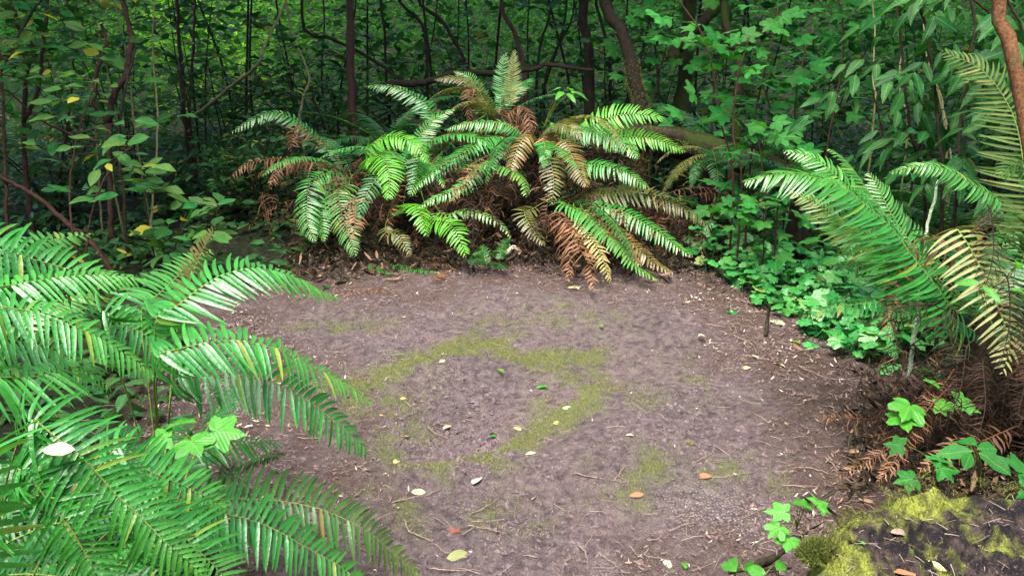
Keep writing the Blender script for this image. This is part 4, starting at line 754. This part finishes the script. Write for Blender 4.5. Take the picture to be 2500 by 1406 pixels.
for k in range(rows):
    t = 1 - k / (rows - 1) * .995; x = SC[0] + rim * t * ca; y = SC[1] + rim * t * sa; z = stop(x, y); z = z + (SH - z) * np.clip((t - .94) / .06, 0, 1); V.append(np.stack([x, y, z], 1))
VV = np.concatenate(V); u = np.hypot(VV[:, 0] - SC[0], VV[:, 1] - SC[1]) / SR
def smoss(x, y, u): return np.clip(1.2 * np.clip((u - .78) / .17, 0, 1) + 1.4 * noise(x, y, 14, 4, o=2) - .30, 0, 1)
sm = smoss(VV[:, 0], VV[:, 1], u); mb.add(VV, ring_faces(rows, na), np.stack([sm, 0 * sm, 0 * sm], 1))
def stop_mat():
    m, nt, bs, out = mat('stump_top'); s = attr(nt); nz = noise_n(nt, 20, 6, .7); fi = noise_n(nt, 160, 4, .7)
    c = mixc(nt, ramp(nt, nz.outputs[0], .47, .62), (.009, .008, .009), (.042, .030, .026)); c = mixc(nt, ramp(nt, fi.outputs[0], .60, .72), c, (.13, .085, .07))
    c = mixc(nt, s[0], c, mixc(nt, ramp(nt, fi.outputs[0], .35, .65), (.07, .085, .014), (.22, .25, .04)))
    nt.links.new(c, bs.inputs['Base Color']); bs.inputs['Roughness'].default_value = .85; bs.inputs['Specular IOR Level'].default_value = .08; bump(nt, nz.outputs[0], 1, .02, bs); return m
mb.build('sawn_top', stop_mat(), st)
rng = np.random.RandomState(8); m2 = MB(); n = 60000; r = np.sqrt(rng.rand(n)) * .49; t = rng.rand(n) * 6.283; x = SC[0] + r * np.cos(t); y = SC[1] + r * np.sin(t); k = smoss(x, y, r / SR) > rng.rand(n) * .9 + .12
p_ = np.stack([x, y, stop(x, y)], 1)[k]; moss_tufts(m2, p_, np.tile([0, 0, 1.], (len(p_), 1)), .0085, rng, .0011, .35)
n = 40000; t = rng.uniform(1.7, 4.9, n); zz = rng.rand(n); ii = (t / 6.283 * na).astype(int) % na
rr_ = np.array([srad(v) for v in np.linspace(0, 1, 20)])[(zz * 19.99).astype(int), ii] * (1 - .5 * np.maximum(0, zz - .9)); x = SC[0] + rr_ * np.cos(t); y = SC[1] + rr_ * np.sin(t)
k = noise(np.cos(t) * 2, np.sin(t) * 2, 2.2, 3, zz * 1.2) > -.05; q_ = np.stack([np.cos(t), np.sin(t), .4 + 0 * t], 1)[k]; moss_tufts(m2, np.stack([x, y, zz * SH], 1)[k], q_, .016, rng, .0014, .12)
tag(m2.build('moss', M['moss_lush'], st), kind='stuff')
m2 = MB(); c = np.array([.675, 1.60, SH - .012]); n = 3000; d = nrm(rng.normal(0, 1, (n, 3))); d[:, 2] = np.abs(d[:, 2]); p_ = c + d * np.array([.05, .04, .028]) * (1 + .35 * noise(d[:, 0], d[:, 1], 2, 3, d[:, 2]))[:, None] * (rng.rand(n, 1) ** .3); moss_tufts(m2, p_, d, .016, rng, .0014, .0); tag(m2.build('moss_cushion', M['moss_lush'], st), kind='stuff')
m2 = MB(); n = 300; r = np.sqrt(rng.rand(n)) * .45; t = rng.rand(n) * 6.283; x = SC[0] + r * np.cos(t); y = SC[1] + r * np.sin(t); d = rdir(rng, n, (-8, 8)); ls = rng.uniform(.006, .03, n) * (rng.rand(n) ** 1.5 + .4)
for k in range(n): A = np.array([x[k], y[k], stop(x[k], y[k]) + .006]); tube(m2, np.array([A - d[k] * ls[k], A + [0, 0, .001], A + d[k] * ls[k]]), [.0011, .0006], 4, (rng.rand(), .5, .3 * rng.rand()), cap=False)
tag(m2.build('debris', M['litter'], st), kind='stuff')

# ------------------------------------------------------------------ ground cover, moss, crumbs, litter (nobody could count them)
rng = np.random.RandomState(12)
def region(n, box, keep):
    out = []
    while sum(map(len, out)) < n:
        q = np.stack([rng.uniform(box[0], box[1], n), rng.uniform(box[2], box[3], n)], 1); out.append(q[keep(q[:, 0], q[:, 1])])
    return np.concatenate(out)[:n]
COVER = PL([(1690, 640), (1720, 560), (1850, 500), (2100, 520), (2300, 640), (2300, 800), (2180, 900), (2050, 870), (1900, 760), (1800, 690)])
CPX = np.array([(1680, 640), (1720, 560), (1850, 500), (2100, 520), (2300, 640), (2300, 820), (2200, 910), (2060, 880), (1920, 780), (1790, 705)], float)
uv = region(1700, (1680, 2300, 500, 910), lambda x, y: inside(x, y, CPX)); q = np.array([gnd(u_ + 14 * rng.normal(), v_ + 10 * rng.normal())[:2] for u_, v_ in uv]); e = np.clip(edge(q[:, 0], q[:, 1]) * -1 - .05, 0, .5)
mb = MB(); n = len(q); hz = height(q[:, 0], q[:, 1]); up = .04 + rng.rand(n) * (.05 + .26 * e); pos = np.c_[q, hz + up]
for p in pos: tube(mb, np.array([[p[0] + rng.normal(0, .03), p[1] + rng.normal(0, .03), p[2] - .03 - .15 * rng.rand()], p + [0, 0, -.02], p]), [.0016, .001], 4, cap=False)
put(mb, 'cover', pos, rdir(rng, n, (-25, 5)), rup(rng, n, .42, .25), rng.uniform(.05, .16, n), rng, np.where(rng.rand(n) < .05, rng.uniform(.4, .9, n), rng.rand(n) * .25))
tag(mb.build('ground_cover', M['cover']), kind='stuff')
mb = MB(); SC0 = (1.10, 1.37); q = region(42000, (-7, 7, .4, 12.5), lambda x, y: (edge(x, y) < -.22) & ((y > 5.2) | ((x < -1.0) & (x > -5)) | ((x > 1.75) & (np.hypot(x - SC0[0], y - SC0[1]) > .75))) & ~((np.abs(x - .1) < 1.5) & (y < 6.9)) & (noise(x, y, 1.2, 2) > -.75)); n = len(q); hz = height(q[:, 0], q[:, 1])
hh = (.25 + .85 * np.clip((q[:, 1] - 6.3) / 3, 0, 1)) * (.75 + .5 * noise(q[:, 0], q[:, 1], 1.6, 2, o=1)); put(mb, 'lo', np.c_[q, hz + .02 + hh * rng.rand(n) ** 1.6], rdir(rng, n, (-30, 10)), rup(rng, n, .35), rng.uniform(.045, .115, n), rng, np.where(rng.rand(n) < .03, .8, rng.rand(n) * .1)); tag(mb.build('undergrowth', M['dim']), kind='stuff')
mb = MB(); q = region(20000, (-1.3, 1.5, 2.2, 5.6), lambda x, y: moss_m(x, y) ** 1.5 > rng.rand(len(x))); n = len(q); moss_tufts(mb, np.c_[q, height(q[:, 0], q[:, 1]) + .005], np.tile([0, 0, 1.], (n, 1)), .010, rng, .0016, .45); tag(mb.build('moss', M['moss']), kind='stuff')
# crumbs: small faceted clods
def clods(mb, q, r):
    n = len(q); b = np.array([[1, 0, 0], [-.5, .87, 0], [-.5, -.87, 0], [.1, .1, .8], [.0, 0, -.6]]); Fq = np.array([[0, 1, 3], [1, 2, 3], [2, 0, 3], [1, 0, 4], [2, 1, 4], [0, 2, 4]])
    a = rng.rand(n) * 6.283; c, s = np.cos(a), np.sin(a); V = b[None] * (r[:, None, None] * rng.uniform(.6, 1.4, (n, 5, 1))); W = np.stack([V[..., 0] * c[:, None] - V[..., 1] * s[:, None], V[..., 0] * s[:, None] + V[..., 1] * c[:, None], V[..., 2]], -1) + np.c_[q, height(q[:, 0], q[:, 1])][:, None]
    mb.add(W, (Fq[None] + (np.arange(n) * 5)[:, None, None]).reshape(-1, 3), (.5, .5, 0))
box = (-1.6, 2.0, 2.1, 5.8)
mb = MB(); q = region(30000, box, lambda x, y: (edge(x, y) > -.4) & (noise(x, y, 2.5, 3, o=4) + 1.2 * np.exp(-(np.hypot(x - DEPR[0], y - DEPR[1]) / .35) ** 2) > rng.rand(len(x)) * 1.6 - .5)); clods(mb, q, (.0016 + .0125 * rng.rand(len(q)) ** 4) * np.where(np.hypot(q[:, 0] - DEPR[0], q[:, 1] - DEPR[1]) < .33, 1.35, 1)); tag(mb.build('soil_crumbs', M['crumb'], smooth=False), kind='stuff')
mb = MB(); q = region(17000, box, lambda x, y: litter_m(x, y) * .85 + .17 > rng.rand(len(x))); n = len(q); put(mb, 'flake', np.c_[q, height(q[:, 0], q[:, 1]) + .004 + .012 * rng.rand(n)], rdir(rng, n, (-15, 15)), rup(rng, n, .4), rng.uniform(.004, .026, n) * (.55 + .45 * litter_m(q[:, 0], q[:, 1])), rng, (rng.rand(n) < .10) * .9)
for p in region(2300, (-1.8, 2.2, 2.1, 6.2), lambda x, y: litter_m(x, y) + .2 > rng.rand(len(x))):
    d = rdir(rng, 1, (-4, 4))[0] * rng.uniform(.015, .11); z = float(height(p[0], p[1])) + .004; A = np.array([p[0], p[1], z]); tube(mb, np.array([A - d / 2, A + [0, 0, .006 * rng.rand()] + rng.normal(0, .004, 3), A + d / 2 + [0, 0, .01 * rng.rand()]]), [.0013, .0008], 3, (rng.rand(), .5, .3 * rng.rand()), cap=False)
tag(mb.build('leaf_litter', M['litter']), kind='stuff')
mb = MB(); q = region(7000, (-1.6, 2.0, 4.7, 6.6), lambda x, y: (edge(x, y) < .1 * noise(x, y, 5, 2)) & (rng.rand(len(x)) < np.exp(-((x / 1.5) ** 2 + ((y - 5.75) / .6) ** 2)))); n = len(q)
put(mb, 'flake', np.c_[q, height(q[:, 0], q[:, 1]) + .01 + .07 * rng.rand(n) ** 2], rdir(rng, n, (-30, 30)), rup(rng, n, .6), rng.uniform(.02, .075, n), rng, (rng.rand(n) < .1) * .9, -.2)
q = region(2600, (.7, 2.6, 2.3, 3.9), lambda x, y: (edge(x, y) < .05) & (rng.rand(len(x)) < np.exp(-(((x - 1.7) / .5) ** 2 + ((y - 2.95) / .55) ** 2)))); n = len(q)
put(mb, 'flake', np.c_[q, height(q[:, 0], q[:, 1]) + .01 + .06 * rng.rand(n) ** 2], rdir(rng, n, (-30, 30)), rup(rng, n, .6), rng.uniform(.02, .065, n), rng, (rng.rand(n) < .1) * .9, -.2)
tag(mb.build('dead_fern_litter', M['fern_brown_shaded']), kind='stuff')

# ------------------------------------------------------------------ far woods: one mass
mb = MB(); rng = np.random.RandomState(21)
k = 5200; cx = rng.uniform(-20, 20, k); cy = 10. + 20 * rng.rand(k) ** .85; gz = height(cx, cy); gap = np.exp(-(((cx + 5.4) / 2.2) ** 2 + ((cy - 15) / 3.) ** 2)); cz = gz + np.where(rng.rand(k) < .66, rng.uniform(0, 1.8, k), rng.uniform(2, 7, k) * np.where(gap > .3, .4, 1))
q = np.repeat(np.stack([cx, cy, cz], 1), 30, 0) + rng.normal(0, 1, (k * 30, 3)) * [.5, .5, .25]; n = len(q)
sunlit_tint = np.exp(-(((q[:, 0] + 5.0) / 1.3) ** 2 + ((q[:, 1] - 15) / 2.5) ** 2)) + .10 * np.clip(noise(q[:, 0], q[:, 1], .3, 2), 0, 1)  # sunlit patch painted into the leaf colour as a yellower green
put(mb, 'lo2', q, rdir(rng, n, (-35, 10)), rup(rng, n, .4), rng.uniform(.09, .19, n), rng, np.clip(.8 * sunlit_tint * rng.rand(n), 0, 1), np.repeat(rng.uniform(-.75, .15, k), 30))
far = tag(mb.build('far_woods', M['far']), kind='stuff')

# unseen leaf clusters round the glade, added to shade the thicket; open overhead
mb = MB(); k = 1500; a = rng.uniform(0, 6.283, k); rad = 4.3 + 5.5 * rng.rand(k); cx = -.2 + rad * np.cos(a); cy = 2.4 + rad * np.sin(a); cz = rng.uniform(.8, 9.0, k); cz = np.where((cy < .5) & (cz > 5), cz - 4, cz)
cx = np.r_[cx, rng.uniform(-6, 6, 560)]; cy = np.r_[cy, rng.uniform(6.9, 10.5, 560)]; cz = np.r_[cz, rng.uniform(2.7, 5.2, 560)]
sd = np.where(rng.rand(420) < .6, -1, 1); cx = np.r_[cx, sd * rng.uniform(1.7, 6, 420)]; cy = np.r_[cy, rng.uniform(5.4, 8.2, 420)]; cz = np.r_[cz, rng.uniform(2.6, 5., 420)]
vis = (cy > -.3) & (np.abs(cx) < .72 * cy + 1.2) & (cz < 3.3 + .06 * cy); cx, cy, cz = cx[~vis], cy[~vis], cz[~vis]; k = len(cx)
q = np.repeat(np.stack([cx, cy, cz], 1), 36, 0) + rng.normal(0, 1, (k * 36, 3)) * [.42, .42, .25]; n = len(q)
put(mb, 'lo2', q, rdir(rng, n, (-35, 10)), rup(rng, n, .45), rng.uniform(.16, .32, n), rng, .1 * rng.rand(n))
tag(mb.build('added_shade_woods', M['far']), kind='stuff')

# ------------------------------------------------------------------ single fallen leaves, twigs and seedlings
def lay(px, py, z=0.):
    p = gnd(px, py, z); 
    for _ in range(3): p = gnd(px, py, float(height(p[0], p[1])) + z)
    return p
def fallen(px, py, label, t='oval', size=.05, m='pale_leaf', az=0., old=0., tilt=.25, z=.008, pos=None, group='fallen leaves on the clearing', seed=0, up=None):
    rng = np.random.RandomState(int(px * 7 + py) + seed); p = lay(px, py) if pos is None else np.asarray(pos); mb = MB()
    u = nrm(np.array([rng.normal(0, tilt), rng.normal(0, tilt) - .1, 1.])) if up is None else nrm(np.array(up, float)); d = np.array([math.cos(az), math.sin(az), 0])
    put(mb, t, (p + [0, 0, z] - d * size * .5)[None], d[None], u[None], np.array([size]), rng, old, rng.uniform(-.5, .5)); o = mb.build('leaf', M[m], None, loc=p); tag(o, label, 'leaf', group); o.name = 'fallen_leaf'; return o
FL = [(1165, 1172, 'large curled tan leaf standing on edge in the lower clearing', 'lance', .085, 'litter', 1.2, .5), (1235, 1012, 'dark red forked leaf in the soil hollow', 'maple', .075, 'red_leaf', .4, 0), (1110, 1298, 'crumpled dark red leaf low in the clearing', 'maple', .05, 'red_leaf', 2., 0),
      (1022, 1205, 'pale yellow leaf with a long straw lying beside it', 'oval', .05, 'pale_leaf', 0., .5), (1712, 1165, 'long folded rosy brown leaf across the bare soil near the stump', 'lance', .085, 'red_leaf', 3.0, .5), (1555, 1212, 'curled reddish brown leaf on the soil between moss and grit', 'oval', .055, 'red_leaf', .3, .6),
      (1815, 901, 'slim yellow green leaf beside pale leaf scraps', 'lance', .075, 'pale_leaf', 3.1, .55), (1850, 875, 'narrow whitish leaf scrap above the slim yellow green leaf', 'lance', .06, 'pale_leaf', -.8, 0), (1905, 893, 'whitish twisted leaf toward the brown litter', 'oval', .06, 'pale_leaf', -.5, 0), (1688, 1082, 'olive square-cut leaf alone on open soil', 'cover', .05, 'fern_olive', .9, .2),
      (1092, 1045, 'cream leaf lying among straws in the soil hollow', 'oval', .055, 'pale_leaf', .9, .2), (1222, 905, 'fresh green narrow leaf at the upper rim of the hollow', 'lance', .065, 'bright', 2.0, .25), (1335, 945, 'thin green blade lying on the moss', 'lance', .10, 'bright', .4, 0), (1387, 1000, 'white oblong leaf scrap on the moss', 'oval', .05, 'pale_leaf', .1, 0),
      (1295, 1112, 'pale grey green leaf at the edge of the moss', 'oval', .05, 'pale_leaf', .6, .1), (1205, 1068, 'bright green leaf bit beside a small yellow one', 'oval', .035, 'bright', .2, 0), (1120, 1362, 'grey green leaf cluster at the bottom of the clearing', 'oval', .075, 'fern_pale', .3, .0), (1632, 1378, 'pale mint leaf near the bottom edge', 'cover', .045, 'pale_leaf', 1., 0),
      (1672, 1382, 'half curled green leaf beside the pale mint leaf', 'oval', .045, 'bright', 1.4, .1), (968, 1130, 'yellow green leaf by the dark fern', 'oval', .04, 'pale_leaf', 1.1, .6), (990, 1068, 'small golden leaf on the moss by the hollow', 'oval', .032, 'pale_leaf', .2, 1), (985, 975, 'yellowish shell-shaped leaf in the hollow', 'cover', .035, 'pale_leaf', .5, 1), (930, 1017, 'tiny gold leaf in the dark crumbs', 'oval', .028, 'pale_leaf', 2.2, 1),
      (1360, 1036, 'small yellow leaf on the moss bank', 'oval', .035, 'pale_leaf', .3, 1), (1265, 1050, 'cream leaf pair on a dark stalk by the moss', 'oval', .045, 'pale_leaf', -.5, .4), (1680, 738, 'round pale leaf near the creeping cover', 'cover', .055, 'pale_leaf', .7, .1), (1790, 765, 'green star-shaped leaf on litter by the creeping cover', 'maple', .075, 'cover', .4, .0), (1405, 705, 'silvery green leaf under the rusty frond', 'oval', .09, 'pale_leaf', .1, .1),
      (1468, 797, 'small fresh green leaf on the flat soil', 'oval', .045, 'bright', 1.9, .2), (1712, 820, 'white star of fallen petals on the soil', 'maple', .05, 'pale_leaf', 1.5, 0), (985, 775, 'pale crescent leaf on the mossy flat', 'lance', .055, 'pale_leaf', 1.9, .1), (1080, 885, 'tan leaf on the upper moss band', 'oval', .04, 'pale_leaf', .9, .4), (800, 705, 'blue green leaf at the dark soil edge under the arched frond', 'oval', .085, 'cover', .5, 0), (690, 702, 'amber leaf hanging at the arched frond', 'oval', .05, 'pale_leaf', 2.9, 1),
      (1940, 835, 'bright yellow green leaf at the cover edge', 'oval', .10, 'bright', 1.7, .4), (1985, 850, 'glossy round leaf lying at the cover edge', 'cover', .11, 'cover', .2, 0), (1900, 790, 'wilted grey green leaf hanging on a dark stub', 'oval', .09, 'pale_leaf', -.4, .0), (1700, 1000, 'cream pebble-like leaf on the grey soil', 'oval', .025, 'pale_leaf', 1.5, 0), (1540, 1065, 'white torn leaf on the plain soil', 'oval', .04, 'pale_leaf', .2, 0), (1305, 1215, 'two-toned brown leaf tuft in the reddish soil', 'oval', .055, 'litter', 1.2, .1)]
for px, py, lab, t, sz, m, az, old in FL: fallen(px, py, lab, t, sz, m, az, old)
p = at(143, 1096, 1.40); fallen(143, 1096, 'whitish leaf resting on the broad pale green fern', 'oval', .05, 'pale_leaf', .15, .1, pos=p, z=0, up=(.1, -.6, 1))
p = np.array([.93, 1.42, 0]); 
def on_stump(px, py): 
    q = gnd(px, py, SH); 
    for _ in range(3): q = gnd(px, py, float(stop(q[0], q[1])))
    return q
for px, py, lab, t, sz, m, az, old in [(2278, 1385, 'pale yellow pointed leaf on the stump top', 'oval', .055, 'pale_leaf', -.5, .6), (2105, 1328, 'tiny fresh fern scrap on the stump top', 'lance', .035, 'bright', -.7, 0), (2200, 1302, 'brown strip of bark on the stump top', 'lance', .05, 'litter', .1, .2), (2190, 1400, 'red brown wood chip on the stump top', 'flake', .07, 'red_leaf', 2.8, .5)]:
    fallen(px, py, lab, t, sz, m, az, old, pos=on_stump(px, py), z=.006, group='bits lying on the stump', tilt=.15)
def twig(pts, label, r=.0025, m='twig', group='fallen twigs on the clearing', side=None, pos=None):
    P = [lay(x, y) + [0, 0, .006 + .004 * (i % 2)] for i, (x, y) in enumerate(pts)] if pos is None else pos
    mb = MB(); Q = catmull(P, 12); Q += np.random.RandomState(int(pts[0][0])).normal(0, .0015, Q.shape); tube(mb, Q, [r, r * .8, r * .45], 6)
    if side: sd = [lay(x, y) + [0, 0, .008] for x, y in side]; sd[0] = Q[np.argmin(np.linalg.norm(Q - sd[0], axis=1))]; tube(mb, catmull(sd, 6), [r * .7, r * .35], 5)
    o = mb.build('twig', M[m], None, loc=Q[0]); tag(o, label, 'twig', group); o.name = 'fallen_twig'
for pts, lab, side in [([(985, 1270), (1002, 1305), (1045, 1320), (1092, 1357)], 'long forked twig beside the dark drooping fern', [(1003, 1303), (1020, 1282)]), ([(960, 1230), (1010, 1220), (1040, 1212), (1078, 1196)], 'straw lying against the pale yellow leaf', None), ([(1115, 1130), (1165, 1095)], 'short pale stick at the lower lip of the hollow', None), ([(1150, 1258), (1185, 1245), (1220, 1218)], 'twig with a pale peeled end below the curled tan leaf', None),
                       ([(1045, 1028), (1080, 1040), (1118, 1050)], 'pale straw crossing the hollow', None), ([(1042, 1042), (1060, 1060), (1092, 1073)], 'bent straw in the bottom of the hollow', None), ([(1255, 1040), (1280, 1050), (1312, 1065)], 'dark stalk on the moss bank', None), ([(1130, 1010), (1165, 1008), (1190, 995)], 'thin red straw across the top of the hollow', None), ([(1195, 838), (1225, 850), (1275, 858)], 'brown twig along the upper moss band', None),
                       ([(1400, 1155), (1450, 1170), (1530, 1180)], 'straw below the mossy patch on open soil', None), ([(1500, 1178), (1520, 1150), (1537, 1135)], 'forked pale straw on the small moss patch', [(1510, 1165), (1530, 1177)]), ([(1740, 1170), (1790, 1165), (1840, 1155)], 'long dry stem next to the folded rosy brown leaf', None), ([(1635, 1300), (1665, 1288), (1700, 1278)], 'dark twig below the pale grit', None), ([(1950, 895), (2010, 925), (2080, 930), (2150, 922)], 'long pale stick running under the side fern', None),
                       ([(1815, 725), (1840, 752), (1875, 783)], 'pale stick slanting out of the creeping cover', None), ([(1790, 820), (1830, 840), (1850, 868)], 'thin curved rootlet on the soil above the leaf scraps', None), ([(700, 745), (740, 728), (790, 715)], 'straight stick on dark soil under the arched frond', None), ([(810, 752), (850, 745)], 'short stick on dark soil beside the fallen frond', None), ([(2015, 1120), (2035, 1140), (2045, 1165)], 'pale twig touching the russet dead frond', None), ([(1940, 1145), (1975, 1148), (2030, 1160)], 'straight straw pointing at the russet dead frond', None),
                       ([(1440, 1250), (1480, 1258)], 'short straw on the grey lower soil', None), ([(1410, 1335), (1430, 1355), (1435, 1390)], 'pale curved stick at the bottom edge', None), ([(1460, 1350), (1500, 1385), (1520, 1400)], 'dark rootlet at the bottom edge', None), ([(1050, 1390), (1090, 1398), (1180, 1395)], 'rosy straw at the bottom edge below the grey green cluster', None), ([(1140, 1285), (1180, 1295), (1220, 1300), (1230, 1312)], 'looping rootlet beside the crumpled dark red leaf', [(1160, 1292), (1130, 1308)]), ([(1230, 735), (1240, 715), (1250, 690)], 'red stub twig on the upper soil', None),
                       ([(1580, 690), (1640, 700), (1710, 690)], 'long dry stem in the litter below the cover', None), ([(1480, 745), (1520, 735), (1560, 725)], 'reddish straw on the upper soil', None), ([(960, 905), (975, 920), (990, 938)], 'pale pick on the mossy bank by the fern tip', None), ([(1120, 930), (1165, 912)], 'white straw above the hollow', None)]:
    twig(pts, lab, .0019 if len(pts) < 4 else .0024, side=side)
twig([(1840, 1395), (1860, 1380), (1900, 1358), (1920, 1345)], 'thick grey broken branch at the foot of the stump', .016, 'bark_dark', None)
twig([(1780, 1400), (1850, 1395), (1930, 1388)], 'dark rod lying at the foot of the stump', .006, 'bark_dark', None)
twig([(1870, 820), (1876, 790), (1880, 770), (1895, 735)], 'dark upright stub at the edge of the creeping cover', .012, 'bark_dark', None, pos=[lay(1870, 822), lay(1872, 800) + [0, 0, .05], lay(1875, 800) + [0, 0, .13]])
twig([(1155, 640), (1156, 560)], 'thin dark stake upright in front of the mound', .008, 'bark_dark', None, pos=[lay(1156, 668), lay(1156, 668) + [0, .0, .2], lay(1156, 668) + [.01, .02, .42]])
twig([(1240, 620), (1265, 628)], 'weathered grey splintered wood on red litter at the foot of the mound', .018, 'cut', None, pos=[lay(1232, 630) + [0, 0, .02], lay(1255, 622) + [0, 0, .05], lay(1272, 632) + [0, 0, .02]])
# fallen fern bits
def dead_piece(label, pts, L, n=24, **k):
    P = [lay(*q) + np.array([0, 0, .015]) for q in pts]; p = empty('fallen_frond', P[0], label, 'frond', 'dead fronds lying on the soil'); add_frond(p, P, L, n, 'fern_brown', rows=5, curl=.4, droop=.3, stipe=.05, sr=.0018, shift=.1, **k)
dead_piece('narrow rosy dead frond lying along the dark soil edge', [(820, 722), (880, 716), (930, 714), (975, 718)], .035, 30)
dead_piece('curled brown frond piece in the litter below the copper fern', [(690, 660), (740, 668), (800, 650)], .06)
dead_piece('broken brown frond on the litter under the middle of the mound', [(1020, 640), (1090, 650), (1150, 640)], .06)
dead_piece('reddish frond scrap on the litter beside the thin dark stake', [(1060, 690), (1090, 668), (1120, 662)], .05)
# seedlings: a few broad leaves on thin stalks
def seedling(name, label, base, leaves, kind, m, group='broad-leaved seedlings', r=.0018):
    rng = np.random.RandomState(int(abs(base[0] * 991)) + 5); b = np.asarray(base, float); p = empty(name, b, label, 'seedling', group)
    for pos, sz, az, up in leaves:
        pos = np.asarray(pos, float); d = np.array([math.cos(az), math.sin(az), -.15]); ms = MB(); tube(ms, catmull([b, (b + pos) / 2 + [0, 0, .04], pos], 8), [r, r * .6], 5); ml = MB()
        put(ml, kind, pos[None], d[None], nrm(np.array(up, float))[None], np.array([sz]), rng, .05, rng.uniform(-.2, .3)); lf = ml.build('leaf', M[m], p); ms.build('stalk', M['stalk_green'], lf)
V3 = lambda l, d: [(at(x, y, d), s, a, u) for x, y, s, a, u in l]
b = lay(560, 1250); seedling('seedling', 'three-leaved bright seedling rising through the big ferns', (-.75, 2.35, .02), V3([(440, 1040, .085, 1.9, (.1, -.6, 1)), (490, 1050, .10, .1, (.0, -.5, 1)), (455, 1060, .09, -.9, (.1, -.5, 1)), (432, 1062, .07, 3.4, (0, -.5, 1))], 1.95), 'maple', 'bright')
seedling('seedling', 'glossy lobed seedling in front of the brown skirt of the side fern', lay(2230, 1060), V3([(2230, 975, .14, -2.2, (0, -.6, 1)), (2200, 1000, .13, -1.8, (-.2, -.6, 1)), (2275, 940, .09, 1., (.1, -.5, 1)), (2270, 985, .08, -.2, (0, -.6, 1))], 2.95), 'maple', 'bright')
seedling('seedling', 'dark glossy lobed seedling on the brown litter behind the stump', lay(2390, 1200), V3([(2385, 1090, .11, 1.8, (0, -.7, 1)), (2385, 1095, .10, .4, (0, -.7, 1)), (2375, 1100, .10, 3.0, (0, -.7, 1)), (2390, 1105, .10, -1.0, (0, -.7, 1)), (2370, 1105, .09, -2.2, (0, -.7, 1))], 2.5), 'oval', 'palm')
seedling('seedling', 'pale green toothed seedling between the russet frond and the stump', lay(2290, 1190), V3([(2270, 1140, .10, .1, (0, -.6, 1)), (2300, 1130, .09, 1.3, (0, -.6, 1)), (2250, 1165, .08, 3.2, (0, -.6, 1)), (2220, 1090, .07, 2.5, (-.3, -.6, 1))], 2.45), 'maple', 'palm')
seedling('seedling', 'seedling with broad shiny leaves overhanging the stump rim', lay(2480, 1230, .0), V3([(2460, 1180, .15, -.4, (-.3, -.6, 1)), (2440, 1240, .12, -1.0, (-.2, -.6, 1)), (2480, 1160, .12, .6, (0, -.6, 1))], 2.05), 'maple', 'palm')
seedling('seedling', 'leafy seedling hugging the near side of the mossy stump', lay(1945, 1290), V3([(1940, 1250, .08, 2.8, (-.2, -.6, 1)), (1960, 1240, .08, 1.2, (0, -.5, 1)), (1915, 1275, .075, -2.4, (-.2, -.6, 1)), (1930, 1300, .075, -2.0, (-.2, -.8, .8)), (1985, 1235, .07, .6, (0, -.5, 1))], 2.3), 'maple', 'bright')
seedling('seedling', 'single upright bright leaf at the bottom edge by the stump', lay(1790, 1420), V3([(1795, 1395, .10, 1.6, (-.1, -1.2, .4)), (1815, 1390, .07, .8, (.2, -1, .5))], 2.4), 'oval', 'bright')
seedling('seedling', 'small seedling between the dark rod and the stump', lay(1900, 1420), V3([(1895, 1390, .07, .9, (-.1, -.8, .8)), (1870, 1400, .06, 2.4, (-.2, -.8, .8))], 2.25), 'oval', 'bright')
seedling('seedling', 'small lobed seedling low on the brown skirt of the side fern', lay(2330, 1050), V3([(2320, 970, .075, .0, (0, -.6, 1)), (2305, 975, .07, -1.6, (0, -.6, 1)), (2340, 985, .07, -.7, (0, -.6, 1))], 2.85), 'maple', 'bright')
seedling('seedling', 'yellow green seedling among the pale pinnae of the straw frond', lay(2440, 1000), V3([(2390, 690, .075, 2.4, (-.3, -.7, .8)), (2400, 700, .085, -1.4, (-.3, -.7, .8)), (2480, 640, .09, .8, (-.2, -.7, .8)), (2470, 705, .06, 0., (0, -.4, 1))], 2.7), 'lance', 'bright')
seedling('seedling', 'seedling with long pointed leaves springing from the top of the mound', at(1325, 320, 6.1), V3([(1385, 215, .12, 1.0, (0, -.5, 1)), (1395, 225, .13, .0, (0, -.5, 1)), (1385, 230, .12, -1.2, (0, -.8, .7)), (1375, 225, .12, -2.0, (0, -.8, .7)), (1345, 300, .10, -1.4, (0, -.8, .7)), (1370, 215, .11, 2.4, (0, -.5, 1))], 5.9), 'lance', 'bright')
